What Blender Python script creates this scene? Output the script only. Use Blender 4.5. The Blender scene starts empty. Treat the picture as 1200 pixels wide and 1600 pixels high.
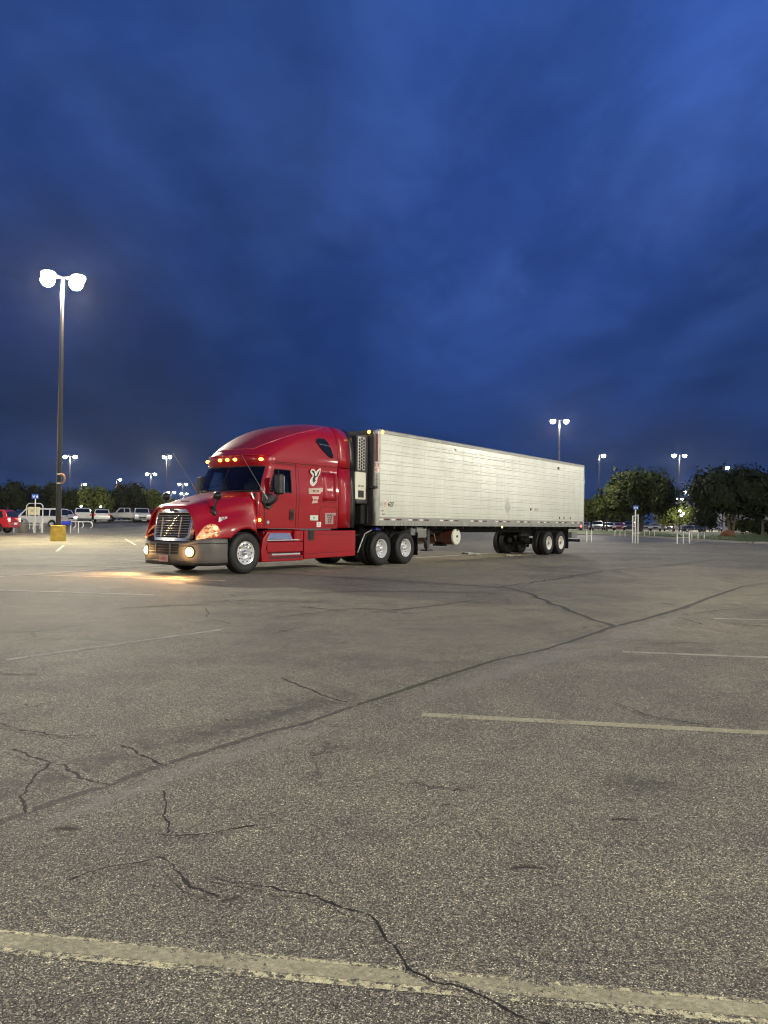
import bpy, bmesh, math, random
import numpy as np
from mathutils import Vector, Matrix
from mathutils import noise as mnoise
R = math.radians
rnd = random.Random(7)
SC = bpy.context.scene
COL = SC.collection

# ------------------------------------------------------------------ camera
CAM_H = 1.30
PITCH, ROLL, FPX = R(0.80), R(0.70), 1202.0
fwd = Vector((0, math.cos(PITCH), math.sin(PITCH)))
up0 = Vector((0, -math.sin(PITCH), math.cos(PITCH)))
rgt = (math.cos(ROLL) * Vector((1, 0, 0)) + math.sin(ROLL) * up0)
upv = (-math.sin(ROLL) * Vector((1, 0, 0)) + math.cos(ROLL) * up0)
cd = bpy.data.cameras.new('camera')
cam = bpy.data.objects.new('camera', cd)
COL.objects.link(cam)
cd.sensor_fit = 'VERTICAL'; cd.sensor_height = 36.0; cd.sensor_width = 27.0
cd.lens = 36.0 * FPX / 1600.0
cd.clip_end = 5000; cd.clip_start = 0.05
M = Matrix.Identity(4)
for i in range(3):
    M[i][0], M[i][1], M[i][2] = rgt[i], upv[i], -fwd[i]
M[0][3], M[1][3], M[2][3] = 0, 0, CAM_H
cam.matrix_world = M
SC.camera = cam

# ------------------------------------------------------------------ world: dusk sky with thin cloud
SKY_STRENGTH = 0.90
w = bpy.data.worlds.new('World'); SC.world = w; w.use_nodes = True
nt = w.node_tree; N = nt.nodes; Lk = nt.links; N.clear()
def nd(t, **k):
    n = N.new(t)
    for a, b in k.items():
        setattr(n, a, b)
    return n
def mth(op, a, b=None, clamp=False):
    n = nd('ShaderNodeMath', operation=op, use_clamp=clamp)
    for i, v in enumerate((a, b)):
        if v is None: continue
        if isinstance(v, (int, float)): n.inputs[i].default_value = v
        else: Lk.new(v, n.inputs[i])
    return n.outputs[0]
tc = nd('ShaderNodeTexCoord')
sep = nd('ShaderNodeSeparateXYZ'); Lk.new(tc.outputs['Generated'], sep.inputs[0])
zr = nd('ShaderNodeValToRGB'); Lk.new(sep.outputs[2], zr.inputs[0])
cr = zr.color_ramp
cr.elements[0].position = 0.0; cr.elements[0].color = (0.025, 0.062, 0.200, 1)
cr.elements[1].position = 1.0; cr.elements[1].color = (0.050, 0.115, 0.440, 1)
for p, c in ((0.10, (0.024, 0.060, 0.225)), (0.22, (0.021, 0.058, 0.240)), (0.36, (0.028, 0.070, 0.280)), (0.56, (0.030, 0.082, 0.350))):
    e = cr.elements.new(p); e.color = (*c, 1)
# cloud sheet: project the direction on a plane so that clouds flatten towards the horizon
den = mth('ADD', mth('ABSOLUTE', sep.outputs[2]), 0.16)
cx = mth('DIVIDE', sep.outputs[0], den); cy = mth('DIVIDE', sep.outputs[1], den)
cmb = nd('ShaderNodeCombineXYZ'); Lk.new(cx, cmb.inputs[0]); Lk.new(cy, cmb.inputs[1]); cmb.inputs[2].default_value = 3.7
def noise(scale, detail, rough, dist=0.0, off=(0, 0, 0)):
    mp = nd('ShaderNodeMapping'); Lk.new(cmb.outputs[0], mp.inputs[0]); mp.inputs['Location'].default_value = off
    mp.inputs['Scale'].default_value = (1.0, 0.55, 1.0)
    n = nd('ShaderNodeTexNoise'); Lk.new(mp.outputs[0], n.inputs['Vector'])
    n.inputs['Scale'].default_value = scale; n.inputs['Detail'].default_value = detail
    n.inputs['Roughness'].default_value = rough; n.inputs['Distortion'].default_value = dist
    return n.outputs[0]
def mapr(v, a, b, c, d):
    n = nd('ShaderNodeMapRange'); Lk.new(v, n.inputs[0]); n.interpolation_type = 'SMOOTHSTEP'
    for i, x in enumerate((a, b, c, d)): n.inputs[i + 1].default_value = x
    return n.outputs[0]
big = mapr(noise(0.75, 4, 0.52, 0.25, (3.1, 1.2, 0)), 0.36, 0.68, 0.0, 1.0)
fine = mapr(noise(1.9, 7, 0.58, 0.35, (7.3, 4.4, 0)), 0.40, 0.70, 0.0, 1.0)
# the west (right of the picture) still holds more light than the east
az = mapr(sep.outputs[0], -0.55, 0.60, 0.0, 1.0)
def mixc(f, a, b, bt='MIX'):
    n = nd('ShaderNodeMix', data_type='RGBA', blend_type=bt)
    if isinstance(f, (int, float)): n.inputs[0].default_value = f
    else: Lk.new(f, n.inputs[0])
    for i, v in ((6, a), (7, b)):
        if isinstance(v, tuple): n.inputs[i].default_value = (*v, 1)
        else: Lk.new(v, n.inputs[i])
    return n.outputs[2]
hi = mapr(sep.outputs[2], 0.04, 0.34, 0.15, 1.0)
c0 = mixc(az, mixc(1.0, zr.outputs[0], (0.80, 0.86, 0.84), 'MULTIPLY'), mixc(1.0, zr.outputs[0], (1.14, 1.18, 1.17), 'MULTIPLY'))
c1 = mixc(mth('MULTIPLY', big, 0.95), c0, mixc(1.0, c0, (0.50, 0.50, 0.46), 'MULTIPLY'))
mid = mapr(noise(4.2, 8, 0.62, 0.5, (1.7, 9.1, 0)), 0.38, 0.66, 0.0, 1.0)
c1 = mixc(mth('MULTIPLY', mth('MULTIPLY', mid, hi), 0.42), c1, mixc(1.0, c1, (0.62, 0.64, 0.62), 'MULTIPLY'))
c2 = mixc(mth('MULTIPLY', mth('MULTIPLY', fine, hi), 0.75), c1, mixc(1.0, c1, (2.0, 1.70, 1.48), 'MULTIPLY'))
bgn = nd('ShaderNodeBackground'); Lk.new(c2, bgn.inputs[0]); bgn.inputs[1].default_value = SKY_STRENGTH
wo = nd('ShaderNodeOutputWorld'); Lk.new(bgn.outputs[0], wo.inputs[0])

SC.view_settings.view_transform = 'Standard'
SC.view_settings.look = 'None'
SC.view_settings.gamma = 1.0
SC.view_settings.exposure = 0.0
SC.view_settings.use_curve_mapping = False
SC.cycles.use_denoising = True
SC.cycles.use_light_tree = True
SC.cycles.filter_width = 1.15
SC.cycles.sample_clamp_indirect = 25.0
SC.cycles.max_bounces = 6
SC.cycles.caustics_reflective = False
SC.cycles.caustics_refractive = False

LAMP_W = 11500.0     # watts of one street lamp's light

# ------------------------------------------------------------------ image -> ground helpers
def ray(px, py):
    return (fwd + rgt * ((px - 600) / FPX) + upv * ((800 - py) / FPX))
def G(px, py, z=0.0):
    d = ray(px, py); t = (z - CAM_H) / d.z
    return (d.x * t, d.y * t)
def sst(x, a, b):
    t = max(0.0, min(1.0, (x - a) / (b - a))); return t * t * (3 - 2 * t)
def gz(x, y):
    q = y + 0.158 * x - 64.0
    s = 0.032 + (0.011 - 0.032) * sst(x, -5, 25)
    if q <= 0: return 0.0
    r = min(q, 38.0)
    return s * (r - 2.0 * (1 - math.exp(-r / 2.0)) if r < 38 else 36.0)
def at(px, Y):
    return (px - 600) / FPX * Y

# ------------------------------------------------------------------ materials
MATS = {}
def newmat(name):
    m = bpy.data.materials.new(name); m.use_nodes = True
    return m, m.node_tree, m.node_tree.nodes['Principled BSDF']
def P(name, col, rough=0.5, metal=0.0, emis=None, es=0.0, coat=0.0, bump=0.0, bscale=30.0, var=0.12, vscale=3.0, trans=0.0, spec=0.5, alpha=1.0):
    if name in MATS: return MATS[name]
    m, t, b = newmat(name)
    n, l = t.nodes, t.links
    b.inputs['Roughness'].default_value = rough
    b.inputs['Metallic'].default_value = metal
    b.inputs['Specular IOR Level'].default_value = spec
    b.inputs['Coat Weight'].default_value = coat
    b.inputs['Coat Roughness'].default_value = 0.06
    b.inputs['Transmission Weight'].default_value = trans
    tcn = n.new('ShaderNodeTexCoord')
    nz = n.new('ShaderNodeTexNoise'); nz.inputs['Scale'].default_value = vscale; nz.inputs['Detail'].default_value = 5
    l.new(tcn.outputs['Object'], nz.inputs['Vector'])
    r = n.new('ShaderNodeValToRGB'); l.new(nz.outputs[0], r.inputs[0])
    r.color_ramp.elements[0].position = 0.3; r.color_ramp.elements[1].position = 0.72
    r.color_ramp.elements[0].color = (*[max(0, c * (1 - var)) for c in col], 1)
    r.color_ramp.elements[1].color = (*[min(1, c * (1 + var)) for c in col], 1)
    l.new(r.outputs[0], b.inputs['Base Color'])
    if emis:
        b.inputs['Emission Color'].default_value = (*emis, 1); b.inputs['Emission Strength'].default_value = es
    if bump:
        nb = n.new('ShaderNodeTexNoise'); nb.inputs['Scale'].default_value = bscale; nb.inputs['Detail'].default_value = 4
        l.new(tcn.outputs['Object'], nb.inputs['Vector'])
        bp = n.new('ShaderNodeBump'); bp.inputs['Strength'].default_value = 1.0; bp.inputs['Distance'].default_value = bump
        l.new(nb.outputs[0], bp.inputs['Height']); l.new(bp.outputs[0], b.inputs['Normal'])
    MATS[name] = m
    return m

# asphalt core: aggregate in a dark binder, worn and stained on several scales
def asphalt(name, mask=None, tint=(1, 1, 1), soft=False, mixcol=None, strength=1.0):
    m, t, b = newmat(name); n, l = t.nodes, t.links
    geo = n.new('ShaderNodeNewGeometry')
    def vor(scale, feat='F1'):
        v = n.new('ShaderNodeTexVoronoi'); v.feature = feat; v.inputs['Scale'].default_value = scale
        l.new(geo.outputs['Position'], v.inputs['Vector']); return v
    def noi(scale, det=4, ro=0.55, dist=0.0):
        v = n.new('ShaderNodeTexNoise'); v.inputs['Scale'].default_value = scale; v.inputs['Detail'].default_value = det
        v.inputs['Roughness'].default_value = ro; v.inputs['Distortion'].default_value = dist
        l.new(geo.outputs['Position'], v.inputs['Vector']); return v
    def ramp(src, pts):
        r = n.new('ShaderNodeValToRGB'); l.new(src, r.inputs[0]); e = r.color_ramp.elements
        e[0].position, e[0].color = pts[0][0], (*pts[0][1], 1)
        e[1].position, e[1].color = pts[-1][0], (*pts[-1][1], 1)
        for p, c in pts[1:-1]:
            k = e.new(p); k.color = (*c, 1)
        return r.outputs[0]
    def mul(a, bb, f=1.0, bt='MULTIPLY'):
        x = n.new('ShaderNodeMix'); x.data_type = 'RGBA'; x.blend_type = bt
        if isinstance(f, float): x.inputs[0].default_value = f
        else: l.new(f, x.inputs[0])
        for i, v in ((6, a), (7, bb)):
            if isinstance(v, tuple): x.inputs[i].default_value = (*v, 1)
            else: l.new(v, x.inputs[i])
        return x.outputs[2]
    v1 = vor(250.0)
    sp = n.new('ShaderNodeSeparateColor'); l.new(v1.outputs['Color'], sp.inputs[0])
    stones = ramp(sp.outputs[0], [(0.0, (0.020, 0.019, 0.018)), (0.40, (0.060, 0.057, 0.052)), (0.74, (0.135, 0.128, 0.114)), (0.93, (0.215, 0.205, 0.18)), (0.99, (0.42, 0.40, 0.35))])
    v2 = vor(430.0); sp2 = n.new('ShaderNodeSeparateColor'); l.new(v2.outputs['Color'], sp2.inputs[0])
    grit = ramp(sp2.outputs[1], [(0.0, (0.45, 0.45, 0.45)), (0.6, (0.95, 0.95, 0.95)), (1.0, (1.9, 1.85, 1.7))])
    c = mul(stones, grit)
    v3 = vor(115.0); sp3 = n.new('ShaderNodeSeparateColor'); l.new(v3.outputs['Color'], sp3.inputs[0])
    c = mul(c, ramp(sp3.outputs[0], [(0.0, (0.72, 0.72, 0.73)), (0.6, (0.96, 0.96, 0.95)), (0.9, (1.28, 1.27, 1.22)), (1.0, (1.7, 1.66, 1.55))]))
    c = mul(c, ramp(noi(0.33, 5, 0.6, 0.6).outputs[0], [(0.28, (0.70, 0.69, 0.70)), (0.5, (1.0, 0.99, 0.97)), (0.75, (1.28, 1.24, 1.17))]))
    c = mul(c, ramp(noi(2.6, 6, 0.62).outputs[0], [(0.3, (0.82, 0.81, 0.84)), (0.7, (1.14, 1.13, 1.08))]))
    c = mul(c, ramp(noi(0.06, 3).outputs[0], [(0.35, (0.86, 0.86, 0.90)), (0.65, (1.12, 1.08, 1.0))]))
    c = mul(c, tint)
    # hairline cracks: a broken network, gated by broad noise
    wob = n.new('ShaderNodeMix'); wob.data_type = 'RGBA'; wob.blend_type = 'ADD'; wob.inputs[0].default_value = 1.0
    l.new(geo.outputs['Position'], wob.inputs[6]); nzz = noi(1.1, 7, 0.7); l.new(nzz.outputs['Color'], wob.inputs[7])
    ve = n.new('ShaderNodeTexVoronoi'); ve.feature = 'DISTANCE_TO_EDGE'; ve.inputs['Scale'].default_value = 0.42; l.new(wob.outputs[2], ve.inputs['Vector'])
    g1 = ramp(ve.outputs['Distance'], [(0.0, (1, 1, 1)), (0.0035, (0.8, 0.8, 0.8)), (0.0075, (0, 0, 0))])
    g2 = ramp(noi(0.42, 3, 0.6).outputs[0], [(0.50, (0, 0, 0)), (0.60, (0.8, 0.8, 0.8))])
    c = mul(c, (0.02, 0.018, 0.016), mul(g1, g2), 'MIX')
    bl = ramp(v1.outputs['Distance'], [(0.0, (1, 1, 1)), (0.75, (0, 0, 0))])
    hb = n.new('ShaderNodeMix'); hb.data_type = 'RGBA'; hb.inputs[0].default_value = 0.35; l.new(bl, hb.inputs[6]); l.new(noi(60, 5, 0.7).outputs[0], hb.inputs[7])
    bp = n.new('ShaderNodeBump'); bp.inputs['Strength'].default_value = 0.9; bp.inputs['Distance'].default_value = 0.004
    l.new(hb.outputs[2], bp.inputs['Height']); l.new(bp.outputs[0], b.inputs['Normal'])
    b.inputs['Roughness'].default_value = 0.72
    b.inputs['Specular IOR Level'].default_value = 0.25
    if mixcol is not None:
        # UV.y runs -1..1 across the ribbon (0 at its middle); the edge is eaten by noise
        uv = n.new('ShaderNodeUVMap'); sx = n.new('ShaderNodeSeparateXYZ'); l.new(uv.outputs[0], sx.inputs[0])
        def mt(op, a, bb=None, cl=False):
            k = n.new('ShaderNodeMath'); k.operation = op; k.use_clamp = cl
            for i, v in enumerate((a, bb)):
                if v is None: continue
                if isinstance(v, (int, float)): k.inputs[i].default_value = v
                else: l.new(v, k.inputs[i])
            return k.outputs[0]
        ab = mt('ABSOLUTE', sx.outputs[1])
        if mask == 'crack':
            nz = mt('MULTIPLY', mt('SUBTRACT', noi(22, 5, 0.7).outputs[0], 0.5), 0.7)
            wav = mt('MULTIPLY', mt('SUBTRACT', noi(7, 3, 0.6).outputs[0], 0.5), 2.4)
            d = mt('ABSOLUTE', mt('ADD', sx.outputs[1], wav))
            f = mt('SUBTRACT', 1.0, mt('DIVIDE', mt('ADD', d, nz), 0.21), True)
            f = mt('MULTIPLY', mt('MULTIPLY', f, 3.0, True), strength)
            # a crack thins out and vanishes in places
            f = mt('MULTIPLY', f, mt('MULTIPLY', mt('SUBTRACT', noi(1.6, 2).outputs[0], 0.27), 7.0, True))
        elif mask == 'tar':
            nz = mt('MULTIPLY', mt('SUBTRACT', noi(11, 6, 0.65).outputs[0], 0.5), 1.7)
            f = mt('MULTIPLY', mt('SUBTRACT', 0.84, mt('ADD', ab, nz)), 3.0, True)
            f = mt('MULTIPLY', f, strength)
        elif mask == 'blot':
            nz = mt('MULTIPLY', mt('SUBTRACT', noi(6, 7, 0.75).outputs[0], 0.5), 2.6)
            f = mt('MULTIPLY', mt('SUBTRACT', 0.62, mt('ADD', ab, nz)), 1.3, True)
            f = mt('MULTIPLY', mt('MULTIPLY', f, strength), sx.outputs[0], True)
        elif mask == 'paint':
            nz = mt('MULTIPLY', mt('SUBTRACT', noi(95, 6, 0.72).outputs[0], 0.5), 0.55)
            edge = mt('MULTIPLY', mt('SUBTRACT', 0.93, mt('ADD', ab, nz)), 9.0, True)
            wear = mt('MULTIPLY', mt('SUBTRACT', mt('ADD', noi(38, 8, 0.75).outputs[0], mt('MULTIPLY', noi(3.0, 3).outputs[0], 0.35)), 0.66 - 0.27 * strength), 16.0, True)
            f = mt('MULTIPLY', edge, wear)
        if mask == 'paint':
            pc = ramp(noi(50, 7, 0.7).outputs[0], [(0.30, tuple(x * 0.62 for x in mixcol)), (0.52, mixcol), (0.66, tuple(min(1, x * 1.45) for x in mixcol))])
            pc = mul(pc, ramp(noi(4.5, 4).outputs[0], [(0.3, (0.8, 0.8, 0.78)), (0.7, (1.1, 1.1, 1.1))]))
        else:
            pc = mixcol
            if mask in ('tar', 'blot'):
                pc = mul(pc, ramp(v1.outputs['Distance'], [(0.0, (1.35, 1.33, 1.3)), (0.8, (0.7, 0.7, 0.7))]))
        c = mul(c, pc, f, 'MIX')
        if mask == 'tar':
            rr = n.new('ShaderNodeMix'); rr.data_type = 'FLOAT'; rr.inputs[2].default_value = 0.62; rr.inputs[3].default_value = 0.75
            l.new(f, rr.inputs[0]); l.new(rr.outputs[0], b.inputs['Roughness'])
    l.new(c, b.inputs['Base Color'])
    return m

M_ASPH = asphalt('asphalt', tint=(2.38, 2.36, 2.02))
AT = (2.38, 2.36, 2.02)
M_CRACK = asphalt('asphalt_crack', 'crack', AT, mixcol=(0.010, 0.009, 0.008), strength=1.0)
M_TAR = asphalt('asphalt_tar', 'tar', AT, mixcol=(0.034, 0.032, 0.029), strength=0.68)
M_MOSS = asphalt('asphalt_moss', 'tar', AT, mixcol=(0.060, 0.068, 0.024), strength=0.85)
M_PALE = asphalt('asphalt_pale', 'blot', AT, mixcol=(0.32, 0.295, 0.245), strength=0.62)
M_STAIN = asphalt('asphalt_stain', 'blot', AT, mixcol=(0.035, 0.022, 0.014), strength=1.3)
M_DULL = asphalt('asphalt_dull', 'blot', AT, mixcol=(0.050, 0.046, 0.040), strength=0.7)
M_YEL = asphalt('paint_yellow', 'paint', AT, mixcol=(0.47, 0.425, 0.265), strength=0.36)
M_YELW = asphalt('paint_yellow_worn', 'paint', AT, mixcol=(0.50, 0.46, 0.34), strength=0.16)
M_CREAM = asphalt('paint_cream_edge', 'paint', AT, mixcol=(0.80, 0.72, 0.42), strength=0.0)
M_FAINT = asphalt('paint_nearly_gone', 'paint', AT, mixcol=(0.50, 0.48, 0.38), strength=0.12)
M_WHT = asphalt('paint_white', 'paint', AT, mixcol=(0.70, 0.64, 0.50), strength=0.9)
M_RED = P('truck_red', (0.32, 0.0006, 0.007), 0.36, 0.0, coat=0.7, spec=.3, var=0.06, bump=0.0018, bscale=7.0)
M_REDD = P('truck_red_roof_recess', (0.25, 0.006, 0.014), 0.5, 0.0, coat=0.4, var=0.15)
M_CHR = P('chrome', (0.82, 0.82, 0.82), 0.15, 0.85, var=0.03, bump=0.0015, bscale=7)
M_ALU = P('polished_aluminium', (0.80, 0.79, 0.76), 0.26, 0.65, var=0.08, bump=0.001, bscale=20)
M_BLK = P('black_plastic', (0.012, 0.012, 0.012), 0.38, var=0.3)
M_MATB = P('black_underbody', (0.010, 0.010, 0.009), 0.8, var=0.4, bump=0.003)
M_GASK = P('rubber_seal', (0.008, 0.004, 0.005), 0.6)
M_RUB = P('tyre_rubber', (0.0085, 0.008, 0.0075), 0.62, var=0.25, bump=0.002, bscale=60)
M_BUMP = P('grey_bumper_plastic', (0.098, 0.092, 0.080), 0.5, var=0.1, bump=0.001)
M_GLAS = P('tinted_glass', (0.010, 0.013, 0.014), 0.04, coat=0.5, var=0.1)
M_AMB = P('amber_lamp', (0.9, 0.35, 0.03), 0.3, emis=(1.0, 0.46, 0.05), es=9.0)
M_FOG = P('fog_lamp_lens', (1, .7, .4), 0.2, emis=(1.0, 0.50, 0.16), es=4.0)
M_FOGC = P('fog_lamp_bulb', (1, .9, .7), 0.2, emis=(1.0, 0.80, 0.48), es=60.0)
M_TRL = None
M_GREY = P('grey_painted_steel', (0.20, 0.20, 0.19), 0.45, 0.3, var=0.15)
M_RAIL = P('brushed_rail', (0.33, 0.33, 0.29), 0.38, 0.55, var=0.12, bump=0.001)
M_REDR = P('red_reflector', (0.10, 0.004, 0.006), 0.3, var=0.1)
M_WHTR = P('white_reflector', (0.72, 0.72, 0.62), 0.3, var=0.05)
M_CRM = P('cream_white_enamel', (0.74, 0.72, 0.60), 0.35, var=0.05)
M_DKG = P('dark_grey_panel', (0.055, 0.052, 0.054), 0.45, var=0.15)
M_YCON = P('yellow_painted_concrete', (0.50, 0.345, 0.05), 0.75, var=0.22, vscale=6, bump=0.006, bscale=25)
M_POLE = P('dark_bronze_pole', (0.014, 0.013, 0.013), 0.42, 0.2, var=0.15)
M_POLEW = P('grey_galvanised_pole', (0.30, 0.30, 0.29), 0.45, 0.3, var=0.1)
M_LED = P('lamp_lens_lit', (1, 1, .9), 0.3, emis=(1.0, 0.97, 0.84), es=80.0)
M_LEDFAR = P('lamp_lens_lit_far', (1, 1, .9), 0.3, emis=(1.0, 0.97, 0.84), es=150.0)
M_LEDW = P('lamp_lens_lit_warm', (1, 1, .8), 0.3, emis=(1.0, 0.93, 0.66), es=90.0)
M_RACK = P('galvanised_tube', (0.70, 0.69, 0.64), 0.4, 0.3, var=0.12)
M_CONC = P('concrete', (0.30, 0.285, 0.25), 0.85, var=0.2, vscale=1.5, bump=0.004, bscale=20)
M_BARK = P('bark', (0.11, 0.085, 0.06), 0.9, var=0.35, vscale=8, bump=0.02, bscale=12)
M_SHAD = P('black_ink', (0.012, 0.011, 0.011), 0.5)
M_INKR = P('red_ink', (0.50, 0.04, 0.03), 0.5)

def leafmat(name, c, v=0.45):
    if name in MATS: return MATS[name]
    m, t, b = newmat(name); n, l = t.nodes, t.links
    geo = n.new('ShaderNodeNewGeometry')
    r = n.new('ShaderNodeValToRGB'); l.new(geo.outputs['Random Per Island'], r.inputs[0])
    r.color_ramp.elements[0].color = (*[x * (1 - v) for x in c], 1)
    r.color_ramp.elements[1].color = (*[x * (1 + v) for x in c], 1)
    l.new(r.outputs[0], b.inputs['Base Color'])
    b.inputs['Roughness'].default_value = 0.75; b.inputs['Specular IOR Level'].default_value = 0.15
    b.inputs['Subsurface Weight'].default_value = 0.0
    MATS[name] = m
    return m
M_LF1 = leafmat('leaf_green', (0.044, 0.056, 0.015))
M_LF2 = leafmat('leaf_dark', (0.018, 0.026, 0.011))
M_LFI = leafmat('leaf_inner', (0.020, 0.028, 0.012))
M_LF3 = leafmat('leaf_bright', (0.17, 0.20, 0.05))  # lamp light on the crowns is put into this brighter leaf colour
M_GRS = P('grass_blades', (0.066, 0.100, 0.020), 0.7, var=0.4, vscale=0.6, bump=0.03, bscale=9)

def trailer_skin():
    m, t, b = newmat('white_trailer_skin'); n, l = t.nodes, t.links
    tcn = n.new('ShaderNodeNewGeometry')
    def noi(scale, det=4, sc=(1, 1, 1)):
        mp = n.new('ShaderNodeMapping'); mp.inputs['Scale'].default_value = sc; l.new(tcn.outputs['Position'], mp.inputs[0])
        v = n.new('ShaderNodeTexNoise'); v.inputs['Scale'].default_value = scale; v.inputs['Detail'].default_value = det
        l.new(mp.outputs[0], v.inputs['Vector']); return v.outputs[0]
    r = n.new('ShaderNodeValToRGB'); l.new(noi(2.2, 6, (1, 1, 0.35)), r.inputs[0])
    r.color_ramp.elements[0].position = 0.32; r.color_ramp.elements[0].color = (0.585, 0.595, 0.50, 1)
    r.color_ramp.elements[1].position = 0.66; r.color_ramp.elements[1].color = (0.65, 0.66, 0.56, 1)
    l.new(r.outputs[0], b.inputs['Base Color'])
    gr = n.new('ShaderNodeValToRGB'); l.new(noi(2.4, 4, (1, 1, 4.0)), gr.inputs[0])   # clean streaks in a dull film of road dirt
    gr.color_ramp.elements[0].position = 0.46; gr.color_ramp.elements[0].color = (.20, .20, .20, 1)
    gr.color_ramp.elements[1].position = 0.60; gr.color_ramp.elements[1].color = (.06, .06, .06, 1)
    l.new(gr.outputs[0], b.inputs['Roughness'])
    b.inputs['Specular IOR Level'].default_value = 0.5
    bp = n.new('ShaderNodeBump'); bp.inputs['Distance'].default_value = 0.0038; l.new(noi(5.5, 2, (1, 1, 3.6)), bp.inputs['Height'])
    bp2 = n.new('ShaderNodeBump'); bp2.inputs['Distance'].default_value = 0.008; l.new(noi(1.3, 1), bp2.inputs['Height']); l.new(bp.outputs[0], bp2.inputs['Normal'])
    l.new(bp2.outputs[0], b.inputs['Normal'])
    return m
M_TRL = trailer_skin()

# ------------------------------------------------------------------ mesh helpers
class MB:
    def __init__(s): s.v = []; s.f = []; s.uv = {}
    def add(s, vs, fs):
        o = len(s.v); s.v += [tuple(p) for p in vs]; s.f += [tuple(i + o for i in f) for f in fs]; return s
    def box(s, x0, x1, y0, y1, z0, z1):
        vs = [(x, y, z) for x in (x0, x1) for y in (y0, y1) for z in (z0, z1)]
        return s.add(vs, [(0, 1, 3, 2), (4, 6, 7, 5), (0, 4, 5, 1), (2, 3, 7, 6), (0, 2, 6, 4), (1, 5, 7, 3)])
    def tube(s, pts, r, n=8, cap=True):
        pts = [Vector(p) for p in pts]; rs = r if isinstance(r, (list, tuple)) else [r] * len(pts)
        vs = []; a0 = None
        for i, p in enumerate(pts):
            d = (pts[min(i + 1, len(pts) - 1)] - pts[max(i - 1, 0)]).normalized()
            if a0 is None:
                a0 = d.orthogonal().normalized()
            a = (a0 - d * a0.dot(d)).normalized(); a0 = a; b = d.cross(a)
            for k in range(n):
                t = 2 * math.pi * k / n
                vs.append(p + (a * math.cos(t) + b * math.sin(t)) * rs[i])
        fs = [(i * n + k, i * n + (k + 1) % n, (i + 1) * n + (k + 1) % n, (i + 1) * n + k) for i in range(len(pts) - 1) for k in range(n)]
        if cap: fs += [tuple(range(n))[::-1], tuple((len(pts) - 1) * n + k for k in range(n))]
        return s.add(vs, fs)
    def lathe(s, prof, n=32, c=(0, 0, 0), axis='y', sgn=1):
        vs = []
        for r, h in prof:
            for k in range(n):
                t = 2 * math.pi * k / n
                if axis == 'y': vs.append((c[0] + r * math.cos(t), c[1] + h * sgn, c[2] + r * math.sin(t)))
                elif axis == 'x': vs.append((c[0] + h * sgn, c[1] + r * math.cos(t), c[2] + r * math.sin(t)))
                else: vs.append((c[0] + r * math.cos(t), c[1] + r * math.sin(t), c[2] + h * sgn))
        m = len(prof)
        fs = [(i * n + k, i * n + (k + 1) % n, (i + 1) * n + (k + 1) % n, (i + 1) * n + k) for i in range(m - 1) for k in range(n)]
        return s.add(vs, fs)
    def prism(s, poly, a, b, plane='xz'):
        n = len(poly)
        def mk(p, q):
            return {'xz': (p[0], q, p[1]), 'yz': (q, p[0], p[1]), 'xy': (p[0], p[1], q)}[plane]
        vs = [mk(p, a) for p in poly] + [mk(p, b) for p in poly]
        fs = [tuple(range(n)), tuple(range(2 * n - 1, n - 1, -1))] + [(i, i + n, (i + 1) % n + n, (i + 1) % n) for i in range(n)]
        return s.add(vs, fs)
    def grid(s, rows):
        m, n = len(rows), len(rows[0])
        vs = [p for r in rows for p in r]
        return s.add(vs, [(i * n + j, i * n + j + 1, (i + 1) * n + j + 1, (i + 1) * n + j) for i in range(m - 1) for j in range(n - 1)])
    def build(s, name, mat, parent=None, loc=None, rot=None, bevel=0.0, smooth=None, thick=0.0, fix=True, seg=2):
        me = bpy.data.meshes.new(name); me.from_pydata(s.v, [], s.f)
        if fix:
            bm = bmesh.new(); bm.from_mesh(me); bmesh.ops.recalc_face_normals(bm, faces=bm.faces); bm.to_mesh(me); bm.free()
        if mat: me.materials.append(mat)
        if smooth is not None:
            me.polygons.foreach_set('use_smooth', [True] * len(me.polygons))
            if smooth < 170: me.set_sharp_from_angle(angle=R(smooth))
        me.update()
        o = bpy.data.objects.new(name, me); COL.objects.link(o)
        if loc: o.location = loc
        if rot: o.rotation_euler = rot
        if parent: o.parent = parent
        if thick:
            md = o.modifiers.new('t', 'SOLIDIFY'); md.thickness = thick; md.offset = -1
        if bevel:
            md = o.modifiers.new('b', 'BEVEL'); md.width = bevel; md.segments = seg; md.limit_method = 'ANGLE'; md.angle_limit = R(35)
        return o
def tag(o, label=None, cat=None, group=None, kind=None):
    if label: o['label'] = label
    if cat: o['category'] = cat
    if group: o['group'] = group
    if kind: o['kind'] = kind
    return o
def empty(name, loc, rz=0.0, label=None, cat=None, group=None):
    o = bpy.data.objects.new(name, None); COL.objects.link(o); o.location = loc; o.rotation_euler = (0, 0, rz)
    o.empty_display_size = 0.2
    return tag(o, label, cat, group)
def kids(o): return [c for c in bpy.data.objects if c.parent == o]
def clone(o, parent=None, tree=None):
    if tree is None:
        tree = {}
        for c in bpy.data.objects:
            if c.parent: tree.setdefault(c.parent.name, []).append(c)
    c = o.copy(); COL.objects.link(c)
    if parent: c.parent = parent
    for k in tree.get(o.name, []): clone(k, c, tree)
    return c
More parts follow.
